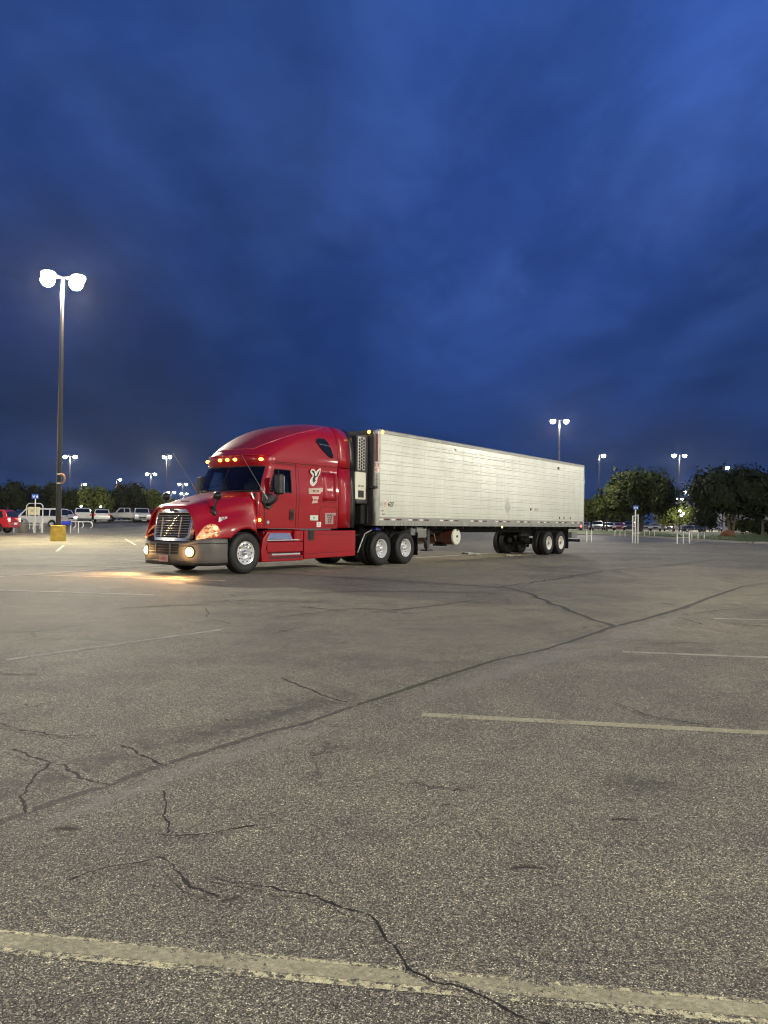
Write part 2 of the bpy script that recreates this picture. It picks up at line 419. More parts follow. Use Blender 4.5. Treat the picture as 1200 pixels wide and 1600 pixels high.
def text_mesh(name, txt, size, mat, parent, loc, axes, ext=0.002, align='CENTER', spacing=1.0):
    """flat lettering; axes = (right vector, up vector) in the parent's frame"""
    cu = bpy.data.curves.new(name, 'FONT'); cu.body = txt; cu.size = size; cu.align_x = align; cu.align_y = 'CENTER'
    cu.extrude = ext; cu.space_line = spacing; cu.resolution_u = 3
    tmp = bpy.data.objects.new('tmp', cu); COL.objects.link(tmp)
    me = bpy.data.meshes.new_from_object(tmp.evaluated_get(bpy.context.evaluated_depsgraph_get()))
    bpy.data.objects.remove(tmp); bpy.data.curves.remove(cu)
    me.name = name; me.materials.clear(); me.materials.append(mat)
    o = bpy.data.objects.new(name, me); COL.objects.link(o); o.parent = parent
    r, u = Vector(axes[0]).normalized(), Vector(axes[1]).normalized(); nn = r.cross(u)
    mm = Matrix.Identity(4)
    for i in range(3): mm[i][0], mm[i][1], mm[i][2], mm[i][3] = r[i], u[i], nn[i], loc[i]
    o.matrix_local = mm
    return o

# ------------------------------------------------------------------ ground
def ground_sheet(name, mat, xs, ys, dz=0.0, keep=None):
    mb = MB(); idx = {}
    for i, x in enumerate(xs):
        for j, y in enumerate(ys):
            idx[i, j] = len(mb.v); mb.v.append((x, y, gz(x, y) + dz))
    for i in range(len(xs) - 1):
        for j in range(len(ys) - 1):
            if keep and not keep((xs[i] + xs[i + 1]) / 2, (ys[j] + ys[j + 1]) / 2): continue
            mb.f.append((idx[i, j], idx[i + 1, j], idx[i + 1, j + 1], idx[i, j + 1]))
    return mb.build(name, mat, smooth=180, fix=False)
xs = [-1500, -600, -300, -150] + [x for x in range(-100, 101, 5)] + [150, 300, 600, 1500]
ys = [-600, -200, -60, -20] + list(range(0, 60, 10)) + [60 + 2 * k for k in range(40)] + [145, 160, 200, 300, 600, 2000]
lot = ground_sheet('parking_lot', M_ASPH, xs, ys)
tag(lot, 'worn grey brown asphalt parking lot with cracks and faded stripes', kind='structure')

RCOUNT = [0]
def nt_far(pts): return pts[0][1] > 8
def ribbon(name, pts, wid, mat, dz=0.004, parent=lot, step=0.15, jag=0.0, seed=0):
    """a strip lying on the lot along a ground polyline; wid: number or list (full width)"""
    r = random.Random(seed); P_ = []; W_ = []
    RCOUNT[0] += 1; lay_ = (0 if mat in (M_PALE, M_DULL, M_STAIN) else 1 if mat in (M_YEL, M_YELW, M_WHT, M_FAINT, M_CREAM) else 2); dz = 0.0003 + .0005 * lay_ + RCOUNT[0] * 0.000008
    ws = wid if isinstance(wid, (list, tuple)) else [wid] * len(pts)
    for i in range(len(pts) - 1):
        a, b = Vector(pts[i]), Vector(pts[i + 1]); n = max(1, int((b - a).length / step))
        for k in range(n):
            t = k / n; P_.append(a.lerp(b, t)); W_.append(ws[i] + (ws[i + 1] - ws[i]) * t)
    P_.append(Vector(pts[-1])); W_.append(ws[-1])
    mb = MB(); uv = []
    s = 0.0
    for i, p in enumerate(P_):
        d = (P_[min(i + 1, len(P_) - 1)] - P_[max(i - 1, 0)])
        if d.length < 1e-9: d = Vector((1, 0))
        d.normalize(); nn = Vector((-d.y, d.x))
        if i: s += (p - P_[i - 1]).length
        j = (r.random() - 0.5) * jag
        for sg in (-1, 0, 1):
            q = p + nn * (sg * W_[i] / 2 + j); mb.v.append((q.x, q.y, gz(q.x, q.y) + dz * max(1.0, q.y / 4.0))); uv.append((s, sg))
    for i in range(len(P_) - 1):
        for k in (0, 1):
            mb.f.append((i * 3 + k, i * 3 + k + 1, i * 3 + 4 + k, i * 3 + 3 + k))
    o = mb.build(name, mat, parent, fix=False)
    me = o.data
    tot = s
    lay = me.uv_layers.new(name='UVMap')
    for li, lp in enumerate(me.loops):
        u_, v_ = uv[lp.vertex_index]
        if mat in (M_PALE, M_STAIN, M_DULL):
            e = 4 * (u_ / tot) * (1 - u_ / tot); u_ = min(1.0, e * 1.6)
        lay.data[li].uv = (u_, v_)
    if me.polygons and me.polygons[0].normal.z < 0: me.flip_normals()
    return o
def R2(pts): return [G(*p) for p in pts]
def jagged(pts, amp, seed):
    r = random.Random(seed); out = []
    for i in range(len(pts) - 1):
        a, b = Vector(pts[i]), Vector(pts[i + 1]); L = (b - a).length; n = max(2, int(L / 0.22)); d = (b - a).normalized(); nn = Vector((-d.y, d.x))
        for k in range(n):
            out.append(tuple(a.lerp(b, k / n) + nn * ((r.random() - .5) * 2 * min(amp, L * 0.12) if k else 0)))
    out.append(tuple(pts[-1])); return out
seam_px = [(-60, 1310), (0, 1285), (60, 1262), (170, 1226), (250, 1196), (330, 1172), (420, 1144), (480, 1130), (548, 1105), (620, 1082), (700, 1055), (780, 1030), (840, 1018), (900, 1000), (960, 979), (1010, 967), (1065, 951), (1110, 934), (1160, 917), (1190, 913), (1240, 903)]
seam = R2(seam_px)
def sub(a, b): return seam[a:b + 1]
# eroded pale margin on the near side of the seam
def shift(pts, d):
    out = []
    for i, p in enumerate(pts):
        a, b = Vector(pts[max(0, i - 1)]), Vector(pts[min(len(pts) - 1, i + 1)]); t = (b - a).normalized(); out.append((p[0] + t.y * d, p[1] - t.x * d))
    return out
ribbon('worn_margin', shift(sub(0, 8), 0.17), 0.34, M_PALE, 0.004)
ribbon('worn_margin', shift(sub(7, 16), 0.30), [0.35, 0.35, 0.4, 0.6, 0.9, 1.1, 1.3, 1.0, .7, .5], M_PALE, 0.004)
ribbon('worn_margin', R2([(835, 1012), (880, 1010), (930, 1004), (985, 1000)]), [0.3, .5, .5, .3], M_PALE, 0.008)
ribbon('dark_patch', shift(sub(0, 9), -0.30), 0.7, M_DULL, 0.004)
ribbon('pavement_seam', sub(0, 8), [0.085] * 5 + [0.08, 0.07, 0.065, 0.06], M_TAR, 0.012, jag=0.0, seed=1)
ribbon('pavement_seam', sub(8, 12), [0.06, .08, .08, .07, .06], M_MOSS, 0.012, jag=0.0, seed=2)
ribbon('pavement_seam', sub(11, 20), [0.06, .06, .08, .11, .11, .16, .14, .09, .08, .08], M_TAR, 0.012, jag=0.02, seed=3)
ribbon('pavement_seam', jagged(R2([(960, 979), (930, 970), (905, 960), (865, 945), (845, 936), (832, 929), (790, 919), (740, 915), (640, 909), (560, 904), (470, 898), (400, 896)]), 0.04, 3), [0.10] * 3 + [0.16] * 3 + [0.1] * 60, M_TAR, 0.012, seed=4) if False else None
def crack(px, wid, mat=None, amp=0.03, seed=0, nm='pavement_crack', dz=0.008):
    g = jagged(R2(px), amp, seed); return ribbon(nm, g, wid, mat or M_CRACK, dz, seed=seed)
crack([(960, 979), (930, 970), (905, 960), (865, 945), (845, 936), (832, 929)], 0.14, M_TAR, 0.05, 3, 'pavement_seam', 0.016)
crack([(832, 929), (790, 919), (740, 915), (640, 909), (560, 904), (470, 898), (400, 896), (330, 897)], 0.09, M_TAR, 0.06, 4, 'pavement_seam', 0.016)
crack([(775, 919), (850, 908), (940, 893), (1030, 885), (1110, 876)], 0.10, M_TAR, 0.08, 5, 'pavement_seam', 0.020)
crack([(820, 885), (900, 889), (960, 893), (992, 901)], 0.08, M_TAR, 0.05, 6, 'pavement_seam', 0.024)
crack([(1060, 964), (1085, 972), (1100, 976)], 0.10, None, 0.02, 7)
crack([(1070, 961), (1130, 953), (1168, 950)], 0.12, None, 0.02, 8)
crack([(1128, 930), (1165, 931), (1210, 928)], 0.12, None, 0.02, 9)
crack([(1130, 972), (1170, 977), (1210, 980)], 0.10, None, 0.02, 10)
crack([(470, 948), (520, 953), (560, 951), (610, 954), (660, 949), (705, 943), (735, 939)], 0.09, M_TAR, 0.04, 11, 'pavement_crack')
crack([(430, 965), (500, 957), (545, 953)], 0.12, None, 0.04, 12)
crack([(440, 1060), (470, 1072), (495, 1083), (520, 1092), (552, 1104)], 0.10, None, 0.03, 13)
crack([(-10, 1126), (40, 1142), (90, 1150), (150, 1150)], 0.08, None, 0.03, 14)
crack([(15, 1172), (50, 1183), (80, 1190), (120, 1212), (172, 1226)], 0.10, None, 0.03, 15)
crack([(80, 1192), (50, 1220), (35, 1245), (40, 1270)], 0.07, None, 0.03, 16)
crack([(190, 1165), (220, 1178), (252, 1195)], 0.09, None, 0.02, 17)
crack([(248, 1338), (265, 1345), (275, 1362), (300, 1385), (342, 1401)], 0.075, None, 0.012, 18)
crack([(330, 1372), (410, 1385), (435, 1392), (500, 1400), (530, 1415), (580, 1435), (605, 1470)], 0.065, None, 0.015, 19)
crack([(605, 1470), (640, 1515), (680, 1535), (740, 1552), (800, 1580), (860, 1604)], 0.05, None, 0.012, 20, dz=0.013)
crack([(250, 1304), (320, 1302), (402, 1290)], 0.05, None, 0.02, 21)
crack([(110, 1376), (170, 1355), (247, 1340)], 0.05, None, 0.02, 22)
crack([(256, 1236), (253, 1275), (264, 1302)], 0.05, None, 0.02, 23)
crack([(960, 1097), (1010, 1118), (1060, 1126), (1110, 1134)], 0.06, None, 0.03, 24)
crack([(190, 950), (300, 945), (420, 938)], 0.12, None, 0.05, 25)
crack([(-10, 1052), (30, 1054), (60, 1052)], 0.08, None, 0.02, 26)
crack([(320, 950), (328, 968), (360, 975)], 0.08, None, 0.03, 27)
def stripe(a, b, wid, mat, nm='parking_stripe', dz=0.006, st=0.1):
    return ribbon(nm, [G(*a), G(*b)], wid, mat, dz, step=st)
stripe((-80, 1461.5), (1290, 1591), 0.125, M_YEL, st=0.05, dz=0.009)
stripe((-80, 1477), (1290, 1606), 0.034, M_CREAM, st=0.05)
stripe((-80, 1448), (1290, 1576), 0.016, M_CREAM, st=0.05)
stripe((659, 1116.5), (1300, 1150.3), 0.115, M_YEL, dz=0.009)
stripe((972, 1018.5), (1300, 1031), 0.11, M_YELW)
stripe((1115, 966.5), (1300, 971), 0.11, M_YELW)
stripe((-60, 920), (241, 930), 0.12, M_WHT)
stripe((-60, 895), (352, 907.5), 0.13, M_WHT)
stripe((-60, 880.5), (275, 888), 0.12, M_WHT)
stripe((60, 871.5), (245, 876.5), 0.12, M_WHT)
stripe((-40, 904), (270, 882), 0.12, M_WHT, dz=0.010)
stripe((10, 1031), (345, 984), 0.09, M_FAINT)
stripe((640, 872.5), (760, 865), 0.18, M_WHT, dz=0.028)
stripe((760, 865), (872, 861), 0.16, M_WHT, dz=0.028)
stripe((60, 851), (110, 850), 0.14, M_WHT); stripe((100, 852), (88, 862), 0.12, M_WHT)
stripe((195, 842), (212, 852), 0.12, M_WHT)
stripe((590, 885), (625, 888), 0.14, M_YELW, dz=0.028)
for (x, y, wd, s2) in ((955, 1237, .05, 30), (975, 1281, .035, 26), (826, 1356, .05, 36), (719, 1235, .025, 14), (772, 1501, .02, 14), (1003, 1141, .02, 12), (105, 1295, .05, 30), (700, 1258, .02, 14)):
    ribbon('oil_stain', R2([(x - s2, y + 2), (x - s2 / 3, y - 1), (x + s2 / 3, y), (x + s2, y + 1)]), [wd, wd * 1.6, wd * 1.8, wd], M_STAIN, 0.005, step=0.02)
for (x, y, wd, s2) in ((420, 940, 1.4, 130), (620, 925, 1.0, 160), (1000, 1225, .5, 90), (250, 880, .9, 90)):
    ribbon('dark_patch', R2([(x - s2, y + 3), (x - s2 / 3, y - 1), (x + s2 / 3, y), (x + s2, y + 1)]), [wd * .5, wd, wd, wd * .5], M_DULL, 0.004)

for k in range(12):
    yy = 2.3 + 9 * rnd.random() ** 1.5; xx = yy * rnd.uniform(-.5, .5); s2 = rnd.uniform(.012, .06); a = rnd.random() * 3.1
    ribbon('oil_stain', [(xx - s2 * math.cos(a), yy - s2 * math.sin(a)), (xx, yy), (xx + s2 * math.cos(a), yy + s2 * math.sin(a))], s2 * rnd.uniform(.6, 1.4), M_STAIN, step=0.02)
# ------------------------------------------------------------------ far ground: gutter, grass, path
gut_y = lambda x: 64 - 0.158 * x
def strip_world(name, x0, x1, f0, f1, mat, dz, n=60, label=None, kind='structure', h=0.0):
    mb = MB()
    for i in range(n + 1):
        x = x0 + (x1 - x0) * i / n
        mb.v.append((x, f0(x), gz(x, f0(x)) + dz)); mb.v.append((x, f1(x), gz(x, f1(x)) + dz))
    for i in range(n): mb.f.append((2 * i, 2 * i + 2, 2 * i + 3, 2 * i + 1))
    o = mb.build(name, mat, fix=False)
    if h: o.modifiers.new('t', 'SOLIDIFY').thickness = h
    return tag(o, label, kind=kind)
strip_world('gutter_strip', -90, -8, lambda x: gut_y(x) - 0.4, lambda x: gut_y(x) + 0.8, M_CONC, 0.012, label='pale concrete gutter strip across the lot')
strip_world('gutter_strip', 14, 27.5, lambda x: gut_y(x) - 0.3, lambda x: gut_y(x) + 0.5, M_CONC, 0.012, label='pale concrete gutter strip across the lot')
# grass: a lobe close by on the right and a band behind the corrals
M_DRIVE = P('dark_asphalt_drive', (0.05, 0.05, 0.052), 0.7, var=0.15, vscale=.4)
def fr(x):   # front edge of the grass
    return 82 - (82 - 61.5) * sst(x, 25.5, 29.5)
gxs = [19 + 0.8 * k for k in range(40)] + [55, 62, 72, 90, 120, 160]
def grass_rows():
    mb = MB(); n = 26
    for x in gxs:
        f0, f1 = fr(x), 112.0
        if x < 22: f0 += 0
        for j in range(n + 1):
            y = f0 + (f1 - f0) * (j / n)
            mb.v.append((x, y, gz(x, y) + 0.13 + 0.04 * mnoise.noise(Vector((x * .5, y * .5, 0)))))
    for i in range(len(gxs) - 1):
        for j in range(n):
            a = i * (n + 1) + j; mb.f.append((a, a + n + 1, a + n + 2, a + 1))
    return mb.build('grass', M_GRS, fix=False, smooth=180)
tag(grass_rows(), 'mown green grass island on the right behind the cart rails', kind='stuff')
kb = MB(); kp = [(19.0, 112.0)] + [(19.0, 82.0)] + [(x, fr(x)) for x in [20 + 0.25 * k for k in range(60)]] + [(60, 61.5), (160, 61.5)]
for i in range(len(kp) - 1):
    a, b = Vector(kp[i]), Vector(kp[i + 1]); d = (b - a).normalized(); nn = Vector((d.y, -d.x)) * 0.16
    za, zb = gz(*a) - .02, gz(*b) - .02
    o = len(kb.v)
    kb.v += [(a.x, a.y, za), (b.x, b.y, zb), (b.x, b.y, zb + .17), (a.x, a.y, za + .17), (a.x + nn.x, a.y + nn.y, za), (b.x + nn.x, b.y + nn.y, zb), (b.x + nn.x, b.y + nn.y, zb + .16), (a.x + nn.x, a.y + nn.y, za + .16)]
    kb.f += [(o, o + 1, o + 2, o + 3), (o + 4, o + 7, o + 6, o + 5), (o + 3, o + 2, o + 6, o + 7)]
tag(kb.build('kerb', M_CONC), 'pale concrete kerb round the grass island', kind='structure')
strip_world('path', 19, 160, lambda x: 112.2, lambda x: 114.6, M_CONC, 0.03, label='pale concrete path behind the grass')
strip_world('pavement_pad', 12, 26, lambda x: gut_y(x) + 0.6, lambda x: 81.5, M_DRIVE, 0.008, label='darker asphalt pad in front of the grass')

# ------------------------------------------------------------------ street lamps
def lamp_post(px, y_head, Y, label, heads=((-1, 0), (1, 0)), pole_r=0.11, base=None, warm=False, watts=1.0, polemat=None, xy=None, top=None, headscale=1.0, rot=0.0, lit=True):
    X = at(px, Y) if xy is None else xy[0]
    if xy is not None: Y = xy[1]
    g = gz(X, Y)
    if top is None:
        d = ray(px, y_head); top = CAM_H + d.z / d.y * Y - g
    root = empty('street_lamp', (X, Y, g), rot, label, 'street lamp', 'lit lamp posts of the parking lot')
    bh = 0.0
    if base:
        bh = base
        MB().lathe([(0.02, base + .0), (0.38, base), (0.42, base - .04), (0.43, 0.0), (0.43, -0.05)], 28, axis='z').build('base', M_YCON, root, smooth=40)
        MB().box(-.2, .2, -.2, .2, base, base + .03).build('base_plate', M_POLE, root)
    pm = polemat or M_POLE
    MB().tube([(0, 0, bh + 0.02), (0, 0, bh + (top - bh) * .5), (0, 0, top)], [pole_r, pole_r * .85, pole_r * .6], 12).build('pole', pm, root, smooth=60)
    k = headscale
    for dx, dy in heads:
        a = math.atan2(dy, dx)
        hd = MB(); hd.box(0.57 * k, 0.97 * k, -0.17 * k, 0.17 * k, top + .02, top + .12 * k)
        h = hd.build('lamp_head', pm, root, bevel=0.05, rot=(0, 0, a))
        MB().tube([(0, 0, top + .02), (0.45 * k, 0, top + .05)], 0.035, 6).build('arm', pm, root, rot=(0, 0, a))
        MB().lathe([(0.0, -0.29 * k), (0.13 * k, -0.27 * k), (0.24 * k, -0.18 * k), (0.31 * k, -.04 * k), (0.29 * k, 0.05 * k), (0.20 * k, 0.10 * k), (0, .11 * k)], 16, c=(0.77 * k, 0, top - .062), axis='z').build('lamp_lens', M_LEDW if warm else (M_LED if lit else M_LEDFAR), root, rot=(0, 0, a), smooth=60)
    if lit:
        ld = bpy.data.lights.new('lamp_light', 'POINT'); ld.energy = LAMP_W * watts; ld.shadow_soft_size = 0.16
        ld.color = (1.0, 0.90, 0.70) if warm else (1.0, 0.93, 0.74)
        for sgn in ((-1, 1) if len(heads) > 1 else (1,)):
            lo = bpy.data.objects.new('lamp_light', ld); COL.objects.link(lo); lo.parent = root
            hx, hy = (heads[0] if sgn < 0 else heads[-1]); lo.location = (0.78 * k * hx, 0.78 * k * hy, top - 0.55 * k)
    return root
near_lamp = lamp_post(91.5, 434, 44.6, 'tall near lamp post on a round yellow concrete base beside the shopping cart rails', heads=((-.97, .2), (-.45, -.89), (.40, .91), (.97, -.2)), base=0.93, warm=True, pole_r=0.15, watts=1.15, headscale=1.3)
lamp_post(873, 657, 102.7, 'lamp post rising behind the rear half of the white trailer', watts=0.6, headscale=1.15)
lamp_post(935, 711, 152, 'lamp post right of the trailer rear with one head turned right', heads=((1, .2),), watts=0.8, headscale=1.3)
lamp_post(1061, 711, 150, 'tallest lamp post between the round tree and the right tree', heads=((-1, .1), (1, 0)), watts=0.6, headscale=1.3)
lamp_post(1129, 730, 180, 'lamp post whose head shines just above the right tree crown', heads=((1, .2),), watts=0.8, headscale=1.5)
lamp_post(1076, 768, 309, 'distant lamp post in the gap of sky left of the right tree', watts=0.8, headscale=1.9)
lamp_post(1061, 779, 370, 'small far lamp post directly below the tallest right lamp', watts=0.8, headscale=1.9)
lamp_post(108, 713, 170, 'lamp post just right of the tall near pole', watts=1.3, headscale=1.4)
lamp_post(127, 756, 300, 'faint far lamp post over the trees right of the near pole', heads=((1, 0),), watts=0.5, headscale=1.7, polemat=M_POLEW)
lamp_post(181, 749, 265, 'lone far lamp showing above the trees left of the truck', heads=((1, 0),), watts=0.5, headscale=1.6)
lamp_post(235, 740, 232, 'lamp post with two bright heads over the left trees', watts=0.7, headscale=1.6)
lamp_post(259, 713, 169, 'tall lamp post next to the tip of the truck antenna', heads=((-.8, .6), (.9, -.4)), watts=1.3, headscale=1.2)
lamp_post(285, 756, 298, 'distant lamp post above the truck hood right of the antenna lamp', watts=0.5, headscale=1.7)
lamp_post(267, 769, 380, 'smaller distant lamp post above the hood mirror', watts=0.5, headscale=1.9)
lamp_post(287, 771, 390, 'smallest distant lamp post just above the truck hood', watts=0.5, headscale=1.8)
# unseen posts added behind and beside the camera, standing in for the lot's lighting
for (x, y, wt, lb) in ((27, 8, 1.2, 'lamp post of the lot to the right of the view'), (-30, -22, 0.9, 'lamp post of the lot behind and left of the view'),
                       (62, 20, 1.0, 'second lamp post of the lot to the right of the view'), (9, -26, 1.1, 'lamp post of the lot behind the view'),
                       (-62, 20, 0.8, 'lamp post of the lot to the left of the view'), (-72, 84, 1.2, 'lamp post of the lot left of the white van')):
    lamp_post(0, 0, 0, lb, base=0.93, xy=(x, y), top=13.5, pole_r=0.14, watts=wt)
for (x, y) in ((90, 69), (75, 42), (120, 62), (105, 92), (140, 96), (72, 57), (165, 88), (185, 112), (215, 104), (240, 150), (200, 132), (280, 146), (255, 122), (150, 70), (300, 185), (230, 172)):  # added unseen posts, placed for their bright reflections in the trailer side
    lamp_post(0, 0, 0, 'added lit lamp post far out of the picture on the right', heads=((-1, 0), (1, 0), (0, -1), (0, 1)), xy=(x, y), top=13.0, pole_r=0.14, lit=False, headscale=1.5)['group'] = 'added lamp posts out of the picture on the right'
# orange traffic loop box strapped on the near pole
root = empty('pole_bracket', (at(94.5, 44.4), 44.35, 0), 0, 'orange and white strapped-on horseshoe bracket halfway down the near lamp pole', 'bracket')
zc = CAM_H + (810.5 - 748) / FPX * 44.4
pts = [(.14 + .16 * math.cos(t), -.16, zc + .25 * math.sin(t)) for t in [R(-90 + 20 * k) for k in range(10)]]
MB().tube([(.02, -.14, zc - .25)] + pts + [(.02, -.14, zc + .25)], 0.06, 8).build('horseshoe_ring', P('orange_plastic', (.34, .17, .06), .5), root, smooth=60)
MB().box(-.14, .12, -.2, -.08, zc - .29, zc - .23).box(-.14, .12, -.2, -.08, zc + .23, zc + .29).build('strap', M_WHTR, root)

M_RIMA = P('polished_rim', (0.86, 0.86, 0.86), 0.22, 0.35, var=0.05, coat=.5)
# ------------------------------------------------------------------ wheels
def wheel(parent, x, y, side, kind, Rr=0.515):
    """side +1: outer face towards +y. wheel > tyre, rim lip, hub, nuts, holes"""
    wd = 0.30 if kind == 'steer' else 0.27
    h = wd / 2
    if kind == 'steer':
        prof = [(0.0, h - .06), (.05, h - .06), (.085, h - .075), (.10, h - .10), (.15, h - .085), (.19, h - .06), (.235, h - .03), (.262, h - .035), (.27, h - .01), (.285, h - .005), (.292, h - .03), (.292, -h + .02), (.25, -h + .02), (.0, -h + .05)]
    elif kind in ('outer', 'trailer'):
        prof = [(0.0, h - .03), (.075, h - .03), (.09, h - .05), (.095, h - .14), (.17, h - .15), (.2, h - .14), (.235, h - .135), (.25, h - .09), (.262, h - .04), (.27, h - .008), (.285, h - .003), (.292, h - .03), (.292, -h + .02), (.0, -h + .05)]
    else:
        prof = [(0.0, 0), (.1, 0), (.25, -.02), (.28, h - .02), (.292, h - .03), (.292, -h + .02), (.0, -h + .05)]
    rimmat = M_RIMW if kind == 'trailer' else (M_RIMA if kind != 'inner' else M_MATB)
    wh = MB().lathe(prof, 40, axis='y', sgn=side).build('wheel', rimmat, parent, loc=(x, y, Rr), smooth=32)
    tp = [(.288, h - .03), (.30, h - .004), (.34, h + .004), (.40, h + .012), (.45, h + .006), (.485, h - .012), (.505, h - .03), (Rr, h - .05)]
    gr = []
    for gy in (0.075, 0.0, -0.075):
        gr += [(Rr, gy + .012), (Rr - .018, gy + .008), (Rr - .018, gy - .008), (Rr, gy - .012)]
    tp = tp + gr + [(r, -q) for r, q in reversed(tp)]
    MB().lathe(tp, 48, axis='y', sgn=side).build('tyre', M_RUB, wh, smooth=40)
    if kind == 'steer':
        nb = MB(); hb = MB()
        for k in range(10):
            a = 2 * math.pi * (k + .5) / 10
            nb.lathe([(.0, .06), (.014, .058), (.02, .03), (.022, 0)], 10, c=(.168 * math.cos(a), (h - .075) * side, .168 * math.sin(a)), sgn=side)
            a = 2 * math.pi * k / 10
            hb.lathe([(0.0, .0), (.02, .0), (.0215, -.004)], 12, c=(.222 * math.cos(a), (h - .026) * side, .222 * math.sin(a)), sgn=side)
        nb.build('wheel_nut', M_CHR, wh, smooth=60); hb.build('hand_hole', M_GASK, wh)
        MB().lathe([(0, .06), (.03, .058), (.055, .045), (.075, .02), (.082, 0)], 24, c=(0, (h - .065) * side, 0), sgn=side).build('hub_cap', M_CHR, wh, smooth=60)
    elif kind in ('outer', 'trailer'):
        nb = MB(); hb = MB()
        for k in range(10):
            a = 2 * math.pi * (k + .5) / 10
            nb.lathe([(.0, .05), (.014, .05), (.017, 0)], 8, c=(.165 * math.cos(a), (h - .15) * side, .165 * math.sin(a)), sgn=side)
            a = 2 * math.pi * k / 10
            hb.lathe([(0.0, .0), (.02, .0), (.0215, -.004)], 10, c=(.215 * math.cos(a), (h - .131) * side, .215 * math.sin(a)), sgn=side)
        nb.build('wheel_nut', M_CHR, wh, smooth=60); hb.build('hand_hole', M_GASK, wh)
        MB().lathe([(0, .03), (.05, .03), (.07, .02), (.078, 0)], 20, c=(0, (h - .035) * side, 0), sgn=side).build('hub_cap', M_GREY if kind == 'trailer' else M_ALU, wh, smooth=50)
    return wh
M_RIMW = P('white_painted_rim', (0.80, 0.78, 0.70), 0.35, var=0.08)

# ------------------------------------------------------------------ the truck and trailer share a frame: +x forward, +y the side facing the camera, origin under the trailer nose
C0 = Vector((-1.238, 23.84, 0)); RZ = math.atan2(-0.806, -0.592)
def lerp(a, b, t): return a + (b - a) * t
def itab(tab, x):
    if x <= tab[0][0]: return tab[0][1:]
    for i in range(len(tab) - 1):
        if x <= tab[i + 1][0]:
            t = (x - tab[i][0]) / (tab[i + 1][0] - tab[i][0])
            # smooth (Catmull) interpolation
            p0 = tab[max(0, i - 1)]; p1 = tab[i]; p2 = tab[i + 1]; p3 = tab[min(len(tab) - 1, i + 2)]
            out = []
            for k in range(1, len(p1)):
                m1 = (p2[k] - p0[k]) / max(1e-6, p2[0] - p0[0]) * (p2[0] - p1[0]); m2 = (p3[k] - p1[k]) / max(1e-6, p3[0] - p1[0]) * (p2[0] - p1[0])
                out.append((2 * t**3 - 3 * t**2 + 1) * p1[k] + (t**3 - 2 * t**2 + t) * m1 + (-2 * t**3 + 3 * t**2) * p2[k] + (t**3 - t**2) * m2)
            return out
    return tab[-1][1:]

tractor = empty('semi_truck', C0, RZ, 'shiny red semi truck tractor with chrome grille, sleeper cab and lit fog lamps', 'truck')
# z-slices of the cab: z, half width, x of the front centre, x where the side starts to curve, exponent
CAB = [(1.12, 1.17, 4.88, 4.60, 5.0), (1.60, 1.19, 4.90, 4.60, 5.0), (1.98, 1.20, 4.97, 4.45, 3.2), (2.08, 1.20, 4.98, 4.42, 3.0), (2.40, 1.175, 4.86, 4.34, 2.9), (2.70, 1.14, 4.72, 4.22, 2.8),
       (2.76, 1.14, 4.74, 4.22, 2.8), (2.86, 1.15, 4.80, 4.22, 2.7), (2.97, 1.15, 4.80, 4.12, 2.6), (3.08, 1.145, 4.72, 3.95, 2.5), (3.25, 1.13, 4.56, 3.65, 2.4), (3.45, 1.11, 4.30, 3.20, 2.3),
       (3.65, 1.07, 3.95, 2.75, 2.2), (3.80, 1.01, 3.58, 2.3, 2.15), (3.93, 0.90, 3.10, 1.95, 2.1), (4.02, 0.74, 2.65, 1.8, 2.05), (4.08, 0.50, 2.25, 1.75, 2.0), (4.105, 0.22, 1.95, 1.73, 2.0)]
XB = 1.72
SIDE_X = [1.72, 2.1, 2.5, 2.9, 3.3, 3.46, 3.66, 3.9, 4.1]
NA = 18
def cab_pt(z, k, off=0.0):
    """k 0..len(SIDE_X) on the flat side, then NA steps to the centreline"""
    wv, xf, xs, ex = itab(CAB, z)
    ns = len(SIDE_X)
    if k <= ns:
        if k < ns: x = min(SIDE_X[int(k)] + (SIDE_X[min(ns - 1, int(k) + 1)] - SIDE_X[int(k)]) * (k - int(k)) if k < ns - 1 else lerp(SIDE_X[ns - 1], xs, k - (ns - 1)), 99)
        else: x = xs
        sc_ = (xs - XB) / (SIDE_X[-1] + 0.12 - XB)
        if xs < SIDE_X[-1] + 0.12: x = XB + (x - XB) * min(1.0, sc_) if k < ns else xs
        return Vector((x, wv + off, z))
    a = (k - ns) / NA * math.pi / 2
    return Vector((xs + (xf - xs) * max(0.0, math.sin(a)) ** (2 / ex) + off * math.sin(a), wv * max(0.0, math.cos(a)) ** (2 / ex) + off * math.cos(a), z))
zs = [1.12, 1.3, 1.6, 1.9, 1.99, 2.06, 2.12, 2.2, 2.3, 2.4, 2.5, 2.6, 2.64, 2.70, 2.76, 2.82, 2.88, 2.97, 3.04, 3.12, 3.2, 3.3, 3.4, 3.5, 3.6, 3.7, 3.78, 3.85, 3.91, 3.96, 4.0, 4.04, 4.07, 4.09, 4.105]
KS = list(range(0, len(SIDE_X) + NA + 1)); ns = len(SIDE_X)
def row(z, off=0.0):
    L = [cab_pt(z, k, off) for k in KS]
    return L + [Vector((p.x, -p.y, p.z)) for p in reversed(L[:-1])]
nfull = 2 * len(KS) - 1
def kk(j): return j if j < len(KS) else nfull - 1 - j
WS0, WS1 = 2.06, 2.70          # windshield heights
def is_ws(z0, z1, j0, j1):
    return z0 >= WS0 - 1e-6 and z1 <= WS1 + 1e-6 and min(kk(j0), kk(j1)) >= ns + 5
def is_sw(z0, z1, j0, j1):
    a, b = min(kk(j0), kk(j1)), max(kk(j0), kk(j1))
    if not (z0 >= 2.06 - 1e-6 and z1 <= 2.64 + 1e-6): return False
    return a >= 6 and b <= ns + 0
rows = [row(z) for z in zs]
